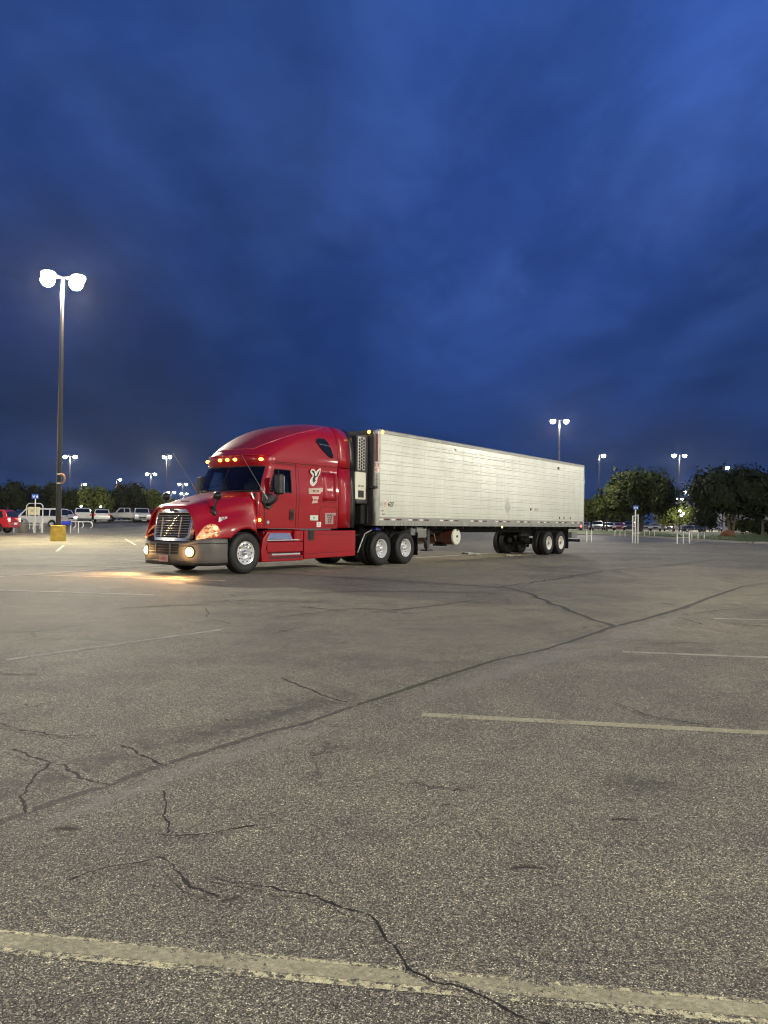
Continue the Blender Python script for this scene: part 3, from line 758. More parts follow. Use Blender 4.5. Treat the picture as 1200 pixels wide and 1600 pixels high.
body, ws, sw = MB(), MB(), MB()
for mb_ in (body, ws, sw): mb_.v = [tuple(p) for r_ in rows for p in r_]
for i in range(len(zs) - 1):
    for j in range(nfull - 1):
        f_ = (i * nfull + j, i * nfull + j + 1, (i + 1) * nfull + j + 1, (i + 1) * nfull + j)
        if is_ws(zs[i], zs[i + 1], j, j + 1): ws.f.append(f_)
        elif is_sw(zs[i], zs[i + 1], j, j + 1): sw.f.append(f_)
        else: body.f.append(f_)
body.f.append(tuple((len(zs) - 1) * nfull + j for j in range(nfull)))
for i in range(len(zs) - 1):
    body.f.append((i * nfull, (i + 1) * nfull, (i + 2) * nfull - 1, (i + 1) * nfull - 1))
def prune(mb_):
    used = sorted({i for f in mb_.f for i in f}); mp = {a: b for b, a in enumerate(used)}
    mb_.v = [mb_.v[i] for i in used]; mb_.f = [tuple(mp[i] for i in f) for f in mb_.f]; return mb_
cab = prune(body).build('cab', M_RED, tractor, smooth=35, fix=False)
FLIP = cab.data.polygons[0].normal.dot(Vector((0, 1, 0))) < 0
if FLIP: cab.data.flip_normals()
M_WIND = None
def window_glass():
    m, t, b = newmat('window_glass'); n, l = t.nodes, t.links
    tr = n.new('ShaderNodeBsdfTransparent'); tr.inputs[0].default_value = (0.74, 0.79, 0.80, 1)
    gl = n.new('ShaderNodeBsdfGlossy'); gl.inputs['Roughness'].default_value = 0.03; gl.inputs[0].default_value = (.9, .9, .9, 1)
    fr_ = n.new('ShaderNodeFresnel'); fr_.inputs[0].default_value = 1.5
    mx = n.new('ShaderNodeMixShader'); l.new(fr_.outputs[0], mx.inputs[0]); l.new(tr.outputs[0], mx.inputs[1]); l.new(gl.outputs[0], mx.inputs[2])
    l.new(mx.outputs[0], n['Material Output'].inputs[0]); n.remove(b); return m
M_WIND = window_glass()
o = prune(ws).build('windshield', M_WIND, tractor, smooth=60, fix=False)
if FLIP: o.data.flip_normals()
swm = prune(sw); pos = MB(); neg = MB()
for f_ in swm.f:
    (pos if swm.v[f_[0]][1] > 0 else neg).f.append(f_)
for q in (pos, neg):
    q.v = list(swm.v); o = prune(q).build('side_window', M_WIND, tractor, smooth=60, fix=False)
    if FLIP: o.data.flip_normals()
# seals and trim
def strip(name, pts, r, mat, parent=tractor, n=6):
    return MB().tube(pts, r, n).build(name, mat, parent, smooth=60)
def cabline(z0, z1, ks, off=0.004): return [cab_pt(lerp(z0, z1, i / max(1, len(ks) - 1)), k, off) for i, k in enumerate(ks)]
kws = [ns + 5 + 0.5 * i for i in range(int((NA - 5) * 2) + 1)]
top_l = cabline(WS1, WS1, kws); bot_l = cabline(WS0, WS0, kws)
mir = lambda L: [Vector((p.x, -p.y, p.z)) for p in reversed(L)]
strip('windshield_seal', top_l + mir(top_l)[1:], 0.018, M_GASK)
strip('windshield_seal', bot_l + mir(bot_l)[1:], 0.024, M_GASK)
for sg in (1, -1):
    L = [cab_pt(lerp(WS0, WS1, t / 8), ns + 5, .004) for t in range(9)]
    strip('windshield_seal', [Vector((p.x, p.y * sg, p.z)) for p in L], 0.016, M_GASK)
    L = ([cab_pt(2.06, k, .003) for k in (6, 7, 8, ns)] + [cab_pt(2.06 + .58 * t / 6, ns - .0, .003) for t in range(1, 7)] + [cab_pt(2.64, k, .003) for k in (8, 7, 6)] + [cab_pt(2.64 - .58 * t / 6, 6, .003) for t in range(1, 7)])
    strip('window_seal', [Vector((p.x, p.y * sg, p.z)) for p in L], 0.016, M_GASK)
L = [cab_pt(2.06 + .58 * t / 6, 8.0, .003) for t in range(7)]
strip('window_seal', L, 0.012, M_GASK)
strip('windshield_seal', [cab_pt(lerp(WS0, WS1, t / 8), ns + NA, .003) for t in range(9)], 0.010, M_GASK)
# panel gaps
def gap(pts, r=0.007): return strip('panel_gap', pts, r, M_GASK)
gap(cabline(2.84, 2.84, [0, 1, 2, 3, 4, 5, 6, 7, 8, ns]))
gap([cab_pt(1.14 + 1.68 * t / 10, 5, .002) for t in range(11)])
gap([cab_pt(1.14 + 1.62 * t / 10, 4.35, .002) for t in range(11)], 0.004)
gap(cabline(2.80, 2.80, [5, 6, 7, 8, ns, ns + 1, ns + 2, ns + 3]))
gap([Vector((4.62, 1.2, z)) for z in (1.14, 1.5, 1.9)] , 0.006)
def rr(x0, x1, z0, z1, r, y, n=4):
    out = []
    for cx_, cz_, a0 in ((x1 - r, z1 - r, 0), (x0 + r, z1 - r, 90), (x0 + r, z0 + r, 180), (x1 - r, z0 + r, 270)):
        for k in range(n + 1):
            a = R(a0 + 90 * k / n); out.append(Vector((cx_ + r * math.cos(a), y if not callable(y) else y(cz_ + r * math.sin(a)), cz_ + r * math.sin(a))))
    return out + [out[0]]
yw = lambda z: itab(CAB, z)[0] + .002
gap(rr(1.80, 2.42, 1.86, 2.68, .09, yw), 0.007)
MB().grid([[Vector((x, yw(z) + .004, z)) for x in (1.83, 2.0, 2.2, 2.39)] for z in (1.89, 2.0, 2.1, 2.2, 2.35, 2.5, 2.65)]).build('locker_door', M_RED, tractor, smooth=180, thick=.012)
gap(rr(1.80, 2.50, 1.18, 1.72, .05, yw), 0.005)
# teardrop sleeper window
td = [(2.60, 3.50), (2.58, 3.57), (2.50, 3.60), (2.25, 3.61), (2.13, 3.52), (2.02, 3.36), (1.94, 3.18), (1.94, 3.10), (2.03, 3.10), (2.20, 3.18), (2.42, 3.34)]
def on_side(poly, off): return [Vector((x, itab(CAB, z)[0] + off, z)) for x, z in poly]
for sg in (1, -1):
    a = on_side(td, .010); b_ = on_side(td, -.03)
    mb_ = MB(); mb_.add([(p.x, p.y * sg, p.z) for p in a + b_], [tuple(range(len(td)))] + [(i, (i + 1) % len(td), (i + 1) % len(td) + len(td), i + len(td)) for i in range(len(td))])
    mb_.build('sleeper_window', M_GLAS, tractor)
    q = on_side(td, .012); strip('window_seal', [Vector((p.x, p.y * sg, p.z)) for p in q + [q[0]]], .012, M_GASK)
strip('vent_bar', [Vector((x, itab(CAB, z)[0] + .02, z)) for x, z in ((2.50, 3.44), (2.35, 3.44), (2.2, 3.43), (2.06, 3.41))], .013, M_CHR)
# roof recess panel and its pale lip
rc = []
for i in range(25):
    t = i / 24
    z = 3.10 + 0.86 * math.sin(math.pi / 2 * min(1, t * 1.25)) if False else 0
zrec = [3.16 + i * 0.06 for i in range(14)]
def rec_k(z):   # k index of the recess edge for a height
    t = (z - 3.16) / 0.78
    return ns + NA * (0.60 - 0.50 * t + 0.16 * max(0, .25 - t))
prow = []
for z in zrec:
    k0 = rec_k(z); L = [cab_pt(z, lerp(k0, ns + NA, i / 8), .008) for i in range(9)]
    prow.append(L + mir(L)[1:])
MB().grid(prow).build('roof_recess', M_REDD, tractor, smooth=180, fix=False)
edge = [p[0] for p in prow]
strip('roof_lip', edge[::-1] + prow[0][1:-1] + [Vector((p.x, -p.y, p.z)) for p in edge], .014, P('roof_lip_paint', (.42, .05, .07), .25, coat=1))
# brow visor line and marker lamps
kb_ = [ns + 1 + .5 * i for i in range(2 * NA - 1)]
Lb = cabline(2.99, 2.99, kb_, .012); strip('roof_lip', Lb + mir(Lb)[1:], .018, M_RED)
for yy in (1.00, .28, 0.0, -.28, -1.00):
    best = min(((abs(abs(cab_pt(2.88, k).y) - abs(yy)), k) for k in [ns + .25 * i for i in range(4 * NA + 1)]))[1]
    p = cab_pt(2.88, best, .01); sgn = 1 if yy >= 0 else -1
    hb = MB().lathe([(0, .04), (.026, .038), (.042, .026), (.050, .0), (.050, -.02)], 14, axis='x').build('marker_lamp', M_AMB, tractor, loc=(p.x, p.y * sgn, p.z), rot=(0, -.1, sgn * (math.atan2(p.y, 2.2))), smooth=50)
    hb.scale = (1, 1.15, .8)
# extender behind the sleeper
ext = [(z, itab(CAB, z)[0]) for z in (1.14, 1.6, 2.0, 2.4, 2.83)]
extu = [(z, max(.25, itab(CAB, z)[0])) for z in (2.85, 3.1, 3.3, 3.5, 3.65, 3.78, 3.88, 3.95, 4.0, 4.03)]
for sg in (1, -1):
    for tab, nm in ((ext, 'side_extender'), (extu, 'side_extender')):
        MB().grid([[Vector((x, (y_ + .012 - .02 * (1.7 - x)) * sg, z)) for x in (1.70, 1.45, 1.17)] for z, y_ in tab]).build(nm, M_RED, tractor, smooth=60, thick=.03, fix=False)
        MB().grid([[Vector((x, (y_ + .006 - .02 * (1.7 - x)) * sg, z)) for x in (1.165, .95)] for z, y_ in tab]).build('extender_edge', M_BLK, tractor, smooth=60, thick=.03, fix=False)
rt = [Vector((1.70, y * .98, z)) for z, y in extu[-4:]]
MB().grid([[Vector((x, y, 4.02 + .08 * (1 - (y / .8) ** 2) - .03 * (1.7 - x))) for x in (1.72, 1.17)] for y in [-.75 + .15 * i for i in range(11)]]).build('roof_extender', M_RED, tractor, smooth=60, thick=.03)
# hood: stations x with half-profiles (y,z) from centreline outwards
HP = {4.90: [(0, 2.06), (.45, 2.05), (.84, 1.99), (1.06, 1.84), (1.15, 1.60), (1.18, 1.38), (1.20, 1.10), (1.2, .9)],
      5.50: [(0, 1.93), (.44, 1.925), (.76, 1.85), (.93, 1.70), (1.02, 1.50), (1.12, 1.36), (1.20, 1.16), (1.21, .9)],
      6.00: [(0, 1.80), (.42, 1.795), (.68, 1.73), (.84, 1.57), (.94, 1.38), (1.07, 1.25), (1.17, 1.08), (1.19, .88)],
      6.35: [(0, 1.70), (.42, 1.695), (.62, 1.65), (.77, 1.50), (.88, 1.28), (.98, 1.14), (1.08, 1.0), (1.11, .87)],
      6.50: [(0, 1.66), (.42, 1.65), (.60, 1.60), (.75, 1.45), (.84, 1.24), (.92, 1.08), (.98, .97), (1.00, .86)],
      6.58: [(0, 1.60), (.42, 1.59), (.58, 1.55), (.73, 1.40), (.81, 1.20), (.86, 1.06), (.90, .95), (.92, .85)]}
HX = sorted(HP)
def hood_prof(x):
    tab = [[xx] + [c for p in HP[xx] for c in p] for xx in HX]
    v = itab(tab, x); return [(v[2 * i], v[2 * i + 1]) for i in range(8)]
def hood_pt(x, t, off=0.0):
    """t 0..7 along the half profile, smooth"""
    p = hood_prof(x); i = min(6, int(t)); f = t - i
    p0, p1, p2, p3 = p[max(0, i - 1)], p[i], p[i + 1], p[min(7, i + 2)]
    def cr_(k): return 0.5 * (2 * p1[k] + (p2[k] - p0[k]) * f + (2 * p0[k] - 5 * p1[k] + 4 * p2[k] - p3[k]) * f * f + (-p0[k] + 3 * p1[k] - 3 * p2[k] + p3[k]) * f**3)
    return Vector((x, cr_(0) + off * .8, cr_(1) + off * .6))
ARX, ARR = 5.245, 0.625
def zlow(x):
    if abs(x - ARX) < ARR: return max(.88, 0.50 + math.sqrt(max(0, ARR**2 - (x - ARX) ** 2)) )
    return .88
hx = [4.90 + .07 * i for i in range(22)] + [6.43, 6.48, 6.53, 6.58]
hrows = []
for x in hx:
    zl = zlow(x)
    tm = 7.0
    for q in range(71):
        if hood_pt(x, q * .1).z < zl: tm = q * .1; break
    L = [hood_pt(x, tm * i / 30) for i in range(31)]
    hrows.append(mir(L)[:-1] + L)
MB().grid(hrows).build('hood', M_RED, tractor, smooth=40, fix=False, thick=.02)
gap([hood_pt(4.93, t * .25, .004) for t in range(0, 27)], .012)
for sg in (1, -1): gap([Vector((p.x, p.y * sg, p.z)) for p in [hood_pt(x, 2.0, .004) for x in hx[:-3]]], .006)
# wheel well liner, arch lip
arc = [Vector((ARX + (ARR + .0) * math.cos(a), 1.165, .50 + ARR * math.sin(a))) for a in [R(33 + 114 * i / 16) for i in range(17)]]
strip('arch_lip', arc, .02, M_BLK)
for sg in (1, -1):
    MB().grid([[Vector((ARX + .6 * math.cos(a), y * sg, .50 + .6 * math.sin(a))) for y in (1.14, .7)] for a in [R(5 + 170 * i / 16) for i in range(17)]]).build('wheel_liner', M_MATB, tractor, smooth=60)
MB().box(4.0, 6.40, -.70, .70, .62, 1.35).build('engine_bay', M_MATB, tractor)
# grille
gr_out = [(-.60, 1.60), (.60, 1.60), (.72, 1.52), (.745, 1.40), (.70, .90), (.62, .80), (-.62, .80), (-.70, .90), (-.745, 1.40), (-.72, 1.52)]
gr_in = [(-.56, 1.475), (.56, 1.475), (.615, 1.43), (.63, 1.36), (.60, .93), (.54, .885), (-.54, .885), (-.60, .93), (-.63, 1.36), (-.615, 1.43)]
def gx(z): return 6.62 - .13 * (z - .8) / .8
def gcurve(y): return -.10 * (abs(y) / .75) ** 2.2
m_ = MB(); n_ = len(gr_out)
vo = [(gx(z) + gcurve(y) - .03, y, z) for y, z in gr_out]; vm = [(gx(z) + gcurve(y * .95) + .045, y * .95, z * 1.0 + (.0)) for y, z in gr_out]; vi = [(gx(z) + gcurve(y) + .04, y, z) for y, z in gr_in]; vb = [(gx(z) + gcurve(y) - .06, y, z) for y, z in gr_in]
m_.add(vo + vm + vi + vb, [(k * n_ + i, k * n_ + (i + 1) % n_, (k + 1) * n_ + (i + 1) % n_, (k + 1) * n_ + i) for k in range(3) for i in range(n_)])
grille = m_.build('grille', M_CHR, tractor, bevel=.012, smooth=50)
MB().grid([[Vector((gx(z) + gcurve(y) - .055, y, z)) for y in (-.63, -.3, 0, .3, .63)] for z in (.88, 1.2, 1.48)]).build('grille_mesh', M_MATB, grille)
for k in range(9):
    z = .93 + .0605 * k
    hw = .60 + .03 * (z - .9) / .5
    MB().tube([(gx(z) + gcurve(y) + .018, y, z) for y in [hw * (-1 + i / 5) for i in range(11)]], .006, 6).build('grille_bar', M_CHR, grille, smooth=60)
for y0 in (-.32, .34):
    m_ = MB()
    for k in range(8):
        z = .90 + .0605 * k
        m_.tube([(gx(z) + gcurve(y0) + .02, y0 * (1 + .10 * (z - .9)), z), (gx(z + .05) + gcurve(y0) + .035, y0 * (1 + .10 * (z - .85)), z + .055)], .022, 6)
    m_.build('grille_divider', M_CHR, grille, smooth=60)
m_ = MB(); m_.lathe([(0, .02), (.07, .018), (.085, 0)], 20, axis='x'); eb = m_.build('emblem_oval', M_DKG, grille, loc=(gx(1.545) + .048, 0, 1.535)); eb.scale = (1, 1.25, .42)
MB().prism([(-.10, 1.60), (-.03, 1.64), (0, 1.665), (.03, 1.64), (.10, 1.60), (0, 1.575)], 6.49, 6.54, 'yz').build('hood_ornament', M_CHR, tractor, bevel=.008)
MB().box(6.18, 6.24, -.10, .22, 1.765, 1.785).build('hood_latch', M_CHR, tractor, bevel=.005)
# headlights wrap round the corner
def headlight(sg):
    m_ = MB(); rows_ = []
    def hy(x, z):
        best = 9; yy = 0
        for q in range(140, 20, -1):
            p = hood_pt(x, q * .05)
            if abs(p.z - z) < best: best = abs(p.z - z); yy = p.y
        return yy
    zb0 = [(6.06, .99, 1.16), (6.10, .94, 1.205), (6.18, .915, 1.225), (6.27, .90, 1.21), (6.36, .885, 1.16), (6.45, .87, 1.08), (6.52, .86, .99), (6.575, .855, .90)]
    for i, (x, z0, z1) in enumerate(zb0):
        rows_.append([Vector((x + .02, (hy(x, lerp(z0, z1, t)) + .022 + .03 * math.sin(math.pi * t) * math.sin(math.pi * i / 7)) * sg, lerp(z0, z1, t))) for t in [k / 6 for k in range(7)]])
    m_.grid(rows_)
    h_ = m_.build('headlight', M_HL, tractor, smooth=180, thick=.04)
    MB().lathe([(0, .05), (.04, .045), (.062, .02), (.07, 0)], 16).build('lamp_bulb', P('low_glow_amber', (1, .6, .25), .3, emis=(1, .62, .10), es=5.0), h_, loc=(6.17, (hy(6.17, 1.12) + .04) * sg, 1.12), rot=(0, 0, 0), smooth=60).scale = (1.0, .5, .8)
def hl_mat():
    m, t, b = newmat('headlight_lens'); n, l = t.nodes, t.links
    tcn = n.new('ShaderNodeTexCoord'); v = n.new('ShaderNodeTexVoronoi'); v.inputs['Scale'].default_value = 15; l.new(tcn.outputs['Object'], v.inputs['Vector'])
    sp = n.new('ShaderNodeSeparateColor'); l.new(v.outputs['Color'], sp.inputs[0])
    r = n.new('ShaderNodeValToRGB'); l.new(sp.outputs[0], r.inputs[0]); e = r.color_ramp.elements
    e[0].color = (.30, .07, .03, 1); e[1].color = (1.0, .62, .36, 1); q = e.new(.5); q.color = (.75, .28, .09, 1)
    l.new(r.outputs[0], b.inputs['Base Color']); l.new(r.outputs[0], b.inputs['Emission Color']); b.inputs['Emission Strength'].default_value = .55
    b.inputs['Roughness'].default_value = .15; b.inputs['Coat Weight'].default_value = 1.0
    return m
M_HL = hl_mat()
headlight(1); headlight(-1)
# bumper: plan curve swept in z
def bump_pt(t, z):    # t 0 (rear of side) .. 1 centre
    path = [(5.84, 1.21), (6.10, 1.22), (6.32, 1.19), (6.50, 1.08), (6.62, .90), (6.70, .62), (6.74, .30), (6.75, 0)]
    s = t * 7; i = min(6, int(s)); f = s - i
    p0, p1, p2, p3 = path[max(0, i - 1)], path[i], path[i + 1], path[min(7, i + 2)]
    def c_(k): return 0.5 * (2 * p1[k] + (p2[k] - p0[k]) * f + (2 * p0[k] - 5 * p1[k] + 4 * p2[k] - p3[k]) * f * f + (-p0[k] + 3 * p1[k] - 3 * p2[k] + p3[k]) * f**3)
    ins = .05 * max(0, (z - .62) / .26) ** 1.5 + .05 * max(0, (.40 - z) / .14) ** 1.5
    x, y = c_(0), c_(1)
    if t == 1: y = 0.0
    return Vector((x - ins * (0.3 + t), y - ins * (1 - t) * .6, z))
def bump_q(y, z):
    return min((bump_pt(q / 150, z) for q in range(40, 151)), key=lambda v_: abs(v_.y - abs(y))).x
def bz(t, v):
    b = .275 - (.0 if t < .3 else 0) + .04 * sst(t, .3, .9); tp = .885 - .10 * sst(t, .45, .75)
    return lerp(b, tp, v)
br = []
for i in range(29):
    t = i / 28; L = []
    for v in [k / 10 for k in range(11)]:
        z = bz(t, v); p = bump_pt(t, z)
        if t < .12:    # cut by the wheel arch
            p.x = max(p.x, ARX + math.sqrt(max(0, .64**2 - (z - .5) ** 2)) - .03)
        L.append(p)
    br.append(L)
full = br + [[Vector((p.x, -p.y, p.z)) for p in L] for L in reversed(br[:-1])]
MB().grid(full).build('bumper', M_BUMP, tractor, smooth=50, thick=.04, fix=True)
MB().grid([[Vector((p.x + .012 - (.30 if abs(p.y) < .01 else 0) * 0, p.y * 1.006, z)) for p in [L[0] for L in full]] for z in (.235, .30, .375)]).build('air_dam', M_BLK, tractor, smooth=60, thick=.02)
strip('bumper_groove', [Vector((L[8].x + .004, L[8].y * 1.003, L[8].z)) for L in full], .007, M_GASK)
MB().grid([[Vector((bump_q(y, z) + .006, y, z)) for y in [-.66 + 1.14 * i / 16 for i in range(17)]] for z in (.50, .6, .74)]).build('bumper_opening', M_MATB, tractor, smooth=180)
for y in (-.33, .20): MB().box(bump_q(y, .6), bump_q(y, .6) + .02, y - .02, y + .02, .50, .74).build('opening_bar', M_BUMP, tractor)
for z in (.56, .62, .68): MB().tube([(bump_q(y, z) + .01, y, z) for y in [-.64 + 1.1 * i / 12 for i in range(13)]], .006, 4).build('opening_slat', M_BUMP, tractor)
for sg in (1, -1):
    p = min((bump_pt(q / 200, .56) for q in range(60, 200)), key=lambda v_: abs(v_.y - .80))
    fl = MB().lathe([(0, .03), (.07, .022), (.112, 0), (.118, -.03)], 20, axis='x').build('fog_lamp', M_FOG, tractor, loc=(p.x + .01, .80 * sg, .56), rot=(0, 0, .30 * sg), smooth=60)
    MB().lathe([(0, .05), (.045, .045), (.078, .022), (.08, 0)], 16, axis='x').build('fog_lamp_bulb', M_FOGC, fl, smooth=60)
    MB().lathe([(.112, .0), (.125, .02), (.145, .0)], 20, axis='x').build('fog_lamp_ring', M_BLK, tractor, loc=(p.x, .80 * sg, .56), rot=(0, 0, .30 * sg), smooth=60)
    ld = bpy.data.lights.new('fog_light', 'SPOT'); ld.energy = 230; ld.color = (1.0, .50, .18); ld.spot_size = R(110); ld.spot_blend = .8; ld.shadow_soft_size = .07
    lo = bpy.data.objects.new('fog_light', ld); COL.objects.link(lo); lo.parent = tractor; lo.location = (p.x + .16, .80 * sg, .56)
    l2 = bpy.data.lights.new('fog_glow', 'POINT'); l2.energy = 15; l2.color = (1.0, .55, .22); l2.shadow_soft_size = .04
    lp = bpy.data.objects.new('fog_glow', l2); COL.objects.link(lp); lp.parent = tractor; lp.location = (p.x + .17, .80 * sg, .56)
    lo.rotation_euler = Vector((1.0, .2 * sg, -.75)).to_track_quat('-Z', 'Y').to_euler()
pl = MB().box(6.775, 6.785, -.165, .165, .31, .47).build('licence_plate', P('plate_paint', (.40, .26, .22), .4), tractor, bevel=.004)
text_mesh('plate_number', 'II IIII', .085, M_INKR, pl, (6.790, 0, .385), ((0, 1, 0), (0, 0, 1)))
# mirrors
def mirrors(sg):
    m1 = MB().box(4.32, 4.50, 1.36, 1.60, 1.98, 2.50).build('door_mirror', M_BLK, tractor, bevel=.05, seg=3)
    MB().box(4.30, 4.318, 1.39, 1.57, 2.03, 2.45).build('mirror_glass', M_CHR, m1)
    if sg < 0:
        for q in (m1,) + tuple(kids(m1)): q.scale = (1, -1, 1) if q is m1 else (1, 1, 1)
    MB().tube([(4.50, 1.18 * sg, 1.72), (4.56, 1.34 * sg, 1.74), (4.50, 1.46 * sg, 1.84), (4.44, 1.47 * sg, 2.0)], [.045, .04, .04, .04], 8).build('mirror_arm', M_BLK, tractor, smooth=60)
    MB().prism([(4.28, 1.98), (4.72, 2.02), (4.74, 1.80), (4.62, 1.64), (4.48, 1.60), (4.36, 1.70)], 1.185 * sg, 1.23 * sg).build('mirror_mount', M_BLK, tractor, bevel=.015)
    # hood mirror
    hmr = MB().lathe([(0, .0), (.09, 0), (.115, .03), (.10, .10), (.05, .145), (0, .15)], 16, axis='x').build('hood_mirror', M_BLK, tractor, loc=(5.93, .86 * sg + .10 * sg, 1.90), smooth=50)
    hmr.scale = (.95, 1.1, .95)
    MB().tube([(6.02, .86 * sg, 1.50), (6.02, .91 * sg, 1.62), (5.99, .96 * sg, 1.84)], [.05, .032, .026], 8).build('hood_mirror_arm', M_BLK, tractor, smooth=60)
    b0 = hood_pt(6.02, 3.4); MB().tube([(6.00, .80 * sg, 1.62), (6.03, .90 * sg, 1.50), (6.0, .93 * sg, 1.42)], [.05, .075, .04], 8).build('hood_mirror_foot', M_BLK, tractor, smooth=60)
    a0 = Vector((4.72, 1.38 * sg, 1.86)) if sg > 0 else Vector((4.58, -1.38, 2.04))
    d_ = Vector((.86, 0, 1.0)).normalized()
    an = MB().tube([a0, a0 + d_ * .36], .026, 8).build('antenna', M_CHR, tractor, smooth=60)
    MB().tube([a0 + d_ * .36, a0 + d_ * 1.36], [.008, .005], 6).build('antenna_whip', M_GREY, an)
mirrors(1); mirrors(-1)
# interior seen through the glass
MB().box(4.25, 4.85, -1.08, 1.08, 1.55, 2.02).build('dashboard', M_MATB, tractor, bevel=.05)
MB().box(1.80, 4.3, -1.1, 1.1, 1.15, 1.25).build('cab_floor', M_MATB, tractor)
for sg in (1, -1):
    MB().box(3.35, 3.85, .32 * sg - .0, .85 * sg, 1.5, 1.72).box(3.25, 3.42, .32 * sg, .85 * sg, 1.6, 2.36).box(3.28, 3.38, .45 * sg, .72 * sg, 2.36, 2.56).build('seat', M_MATB, tractor, bevel=.04)
MB().box(2.9, 2.95, -1.12, 1.12, 1.25, 3.2).build('cab_curtain', P('grey_curtain', (.05, .048, .045), .9), tractor)
MB().lathe([(.20, 0), (.225, .012), (.20, .024)], 20, axis='x').build('steering_wheel', M_MATB, tractor, loc=(4.2, .55, 2.05), rot=(0, .6, 0))
# wipers
for y0 in (.1, -.85): strip('wiper', [(4.99, y0, 2.05), (4.93, y0 + .35, 2.16), (4.86, y0 + .62, 2.22)], .009, M_GASK)
# lower fairing with steps
YS = 1.205
sk = MB(); sk.prism([(4.70, .26), (4.74, .55), (4.66, .86), (4.46, 1.07), (3.18, 1.07), (3.16, .30)], .75, YS - .10); sk.build('step_fairing', M_RED, tractor, bevel=.03)
MB().prism([(4.70, .27), (4.74, .55), (4.66, .86), (4.50, 1.04), (4.40, 1.05), (4.50, .85), (4.56, .60), (4.50, .50), (4.46, .44), (3.17, .42), (3.17, .27)], YS - .11, YS).build('step_fairing', M_RED, tractor, bevel=.02)
MB().box(3.17, 4.52, YS - .11, YS - .005, .50, .78).build('step_fairing', M_RED, tractor, bevel=.03)
MB().box(3.17, 3.50, YS - .11, YS, .78, 1.065).build('step_fairing', M_RED, tractor, bevel=.02)
MB().box(3.55, 4.52, YS - .055, YS - .045, .83, 1.02).build('step_plate', M_CHRS, tractor) if False else None
M_CHRS = P('bright_step_plate', (.80, .82, .86), .16, .75, var=.05)
MB().prism([(YS - .02, .845), (YS - .115, 1.025), (YS - .125, 1.025), (YS - .125, .845)], 3.58, 4.55, 'yz').build('step_plate', M_CHRS, tractor)
MB().box(3.36, 4.56, YS - .03, YS + .03, .805, .835).build('step_tread', M_ALU, tractor, bevel=.006)
MB().box(3.30, 4.36, YS - .09, YS + .012, .43, .475).build('step_tread', M_ALU, tractor, bevel=.006)
MB().prism([(3.20, .40), (4.50, .40), (4.42, .34), (3.28, .335)], YS - .02, YS + .003).build('step_recess', P('deep_red_shadow_gap', (.06, .002, .004), .5), tractor)  # flat dark red strip: shade of the step recess put into its colour
MB().prism([(3.14, .30), (3.14, 1.07), (.93, 1.07), (.93, .33)], .95, YS).build('side_fairing', M_RED, tractor, bevel=.02)
gap([Vector((3.05, YS + .002, .44)), Vector((2.0, YS + .002, .46)), Vector((1.05, YS + .002, .48))], .004)
gap([Vector((3.05, YS + .002, .95)), Vector((1.05, YS + .002, .96))], .004)
MB().box(2.75, 2.99, YS, YS + .012, .80, 1.075).build('fairing_latch', M_BLK, tractor, bevel=.01)
MB().box(2.78, 2.96, YS + .012, YS + .02, .83, 1.04).build('fairing_latch', M_GASK, tractor)
for sg in (-1,): MB().prism([(4.70, .27), (4.66, .9), (4.40, 1.07), (.93, 1.07), (.93, .33)], -.95, -YS).build('side_fairing', M_RED, tractor, bevel=.02)
# sides: handles, badge, stickers, lamps
MB().box(3.56, 3.70, 1.195, 1.215, 1.34, 1.62).build('door_handle', M_BLK, tractor, bevel=.012)
MB().box(3.585, 3.665, 1.215, 1.235, 1.40, 1.56).build('door_handle', M_GASK, tractor, bevel=.01)
MB().lathe([(0, .02), (.035, .018), (.045, 0)], 14).build('turn_signal', M_AMB, tractor, loc=(4.80, 1.20, 1.33), smooth=60)
MB().lathe([(0, .02), (.04, .018), (.05, 0)], 16).build('lock_badge', M_ALU, tractor, loc=(4.50, 1.19, 1.27), smooth=60)
XR, ZU = (-1, 0, 0), (0, 0, 1)
def side_poly(name, poly, mat, y, parent=tractor, t=.004):
    return MB().prism(poly, y, y + t).build(name, mat, parent)
# winged-animal logo: white outline with a black figure
def sc(poly, cx_, cz_, s): return [(cx_ - (a - .5) * s, cz_ + (b - .5) * s) for a, b in poly]
out_ = [(.30, .02), (.15, .12), (.12, .30), (.20, .42), (.33, .52), (.30, .62), (.18, .66), (.14, .78), (.24, .90), (.42, .92), (.52, .84), (.58, .78), (.70, .88), (.92, 1.0), (.96, .98), (.93, .80), (.84, .62), (.74, .50), (.70, .40), (.66, .22), (.54, .12), (.42, .02)]
ink1 = [(.24, .80), (.32, .84), (.44, .84), (.46, .74), (.42, .62), (.40, .50), (.34, .42), (.26, .38), (.36, .36), (.28, .26), (.38, .28), (.34, .14), (.44, .24), (.54, .20), (.50, .30), (.62, .32), (.52, .38), (.56, .48), (.70, .54), (.80, .66), (.88, .84), (.86, .90), (.72, .74), (.64, .58), (.54, .54), (.50, .60), (.50, .72), (.40, .78), (.30, .74)]
M_INKW = P('white_decal', (.78, .72, .68), .4)
side_poly('logo_outline', sc(out_, 2.73, 2.52, .52), M_INKW, 1.186)
side_poly('logo_figure', sc(ink1, 2.73, 2.52, .52), M_SHAD, 1.1905)
side_poly('logo_banner', [(3.00, 2.20), (2.40, 2.24), (2.42, 2.12), (2.50, 2.12), (2.50, 2.07), (2.98, 2.05)], P('faded_pink_decal', (.62, .42, .36), .5), 1.2035)
text_mesh('logo_lettering', 'IIII II IIII', .085, M_SHAD, tractor, (2.70, 1.2095, 2.135), (XR, ZU))
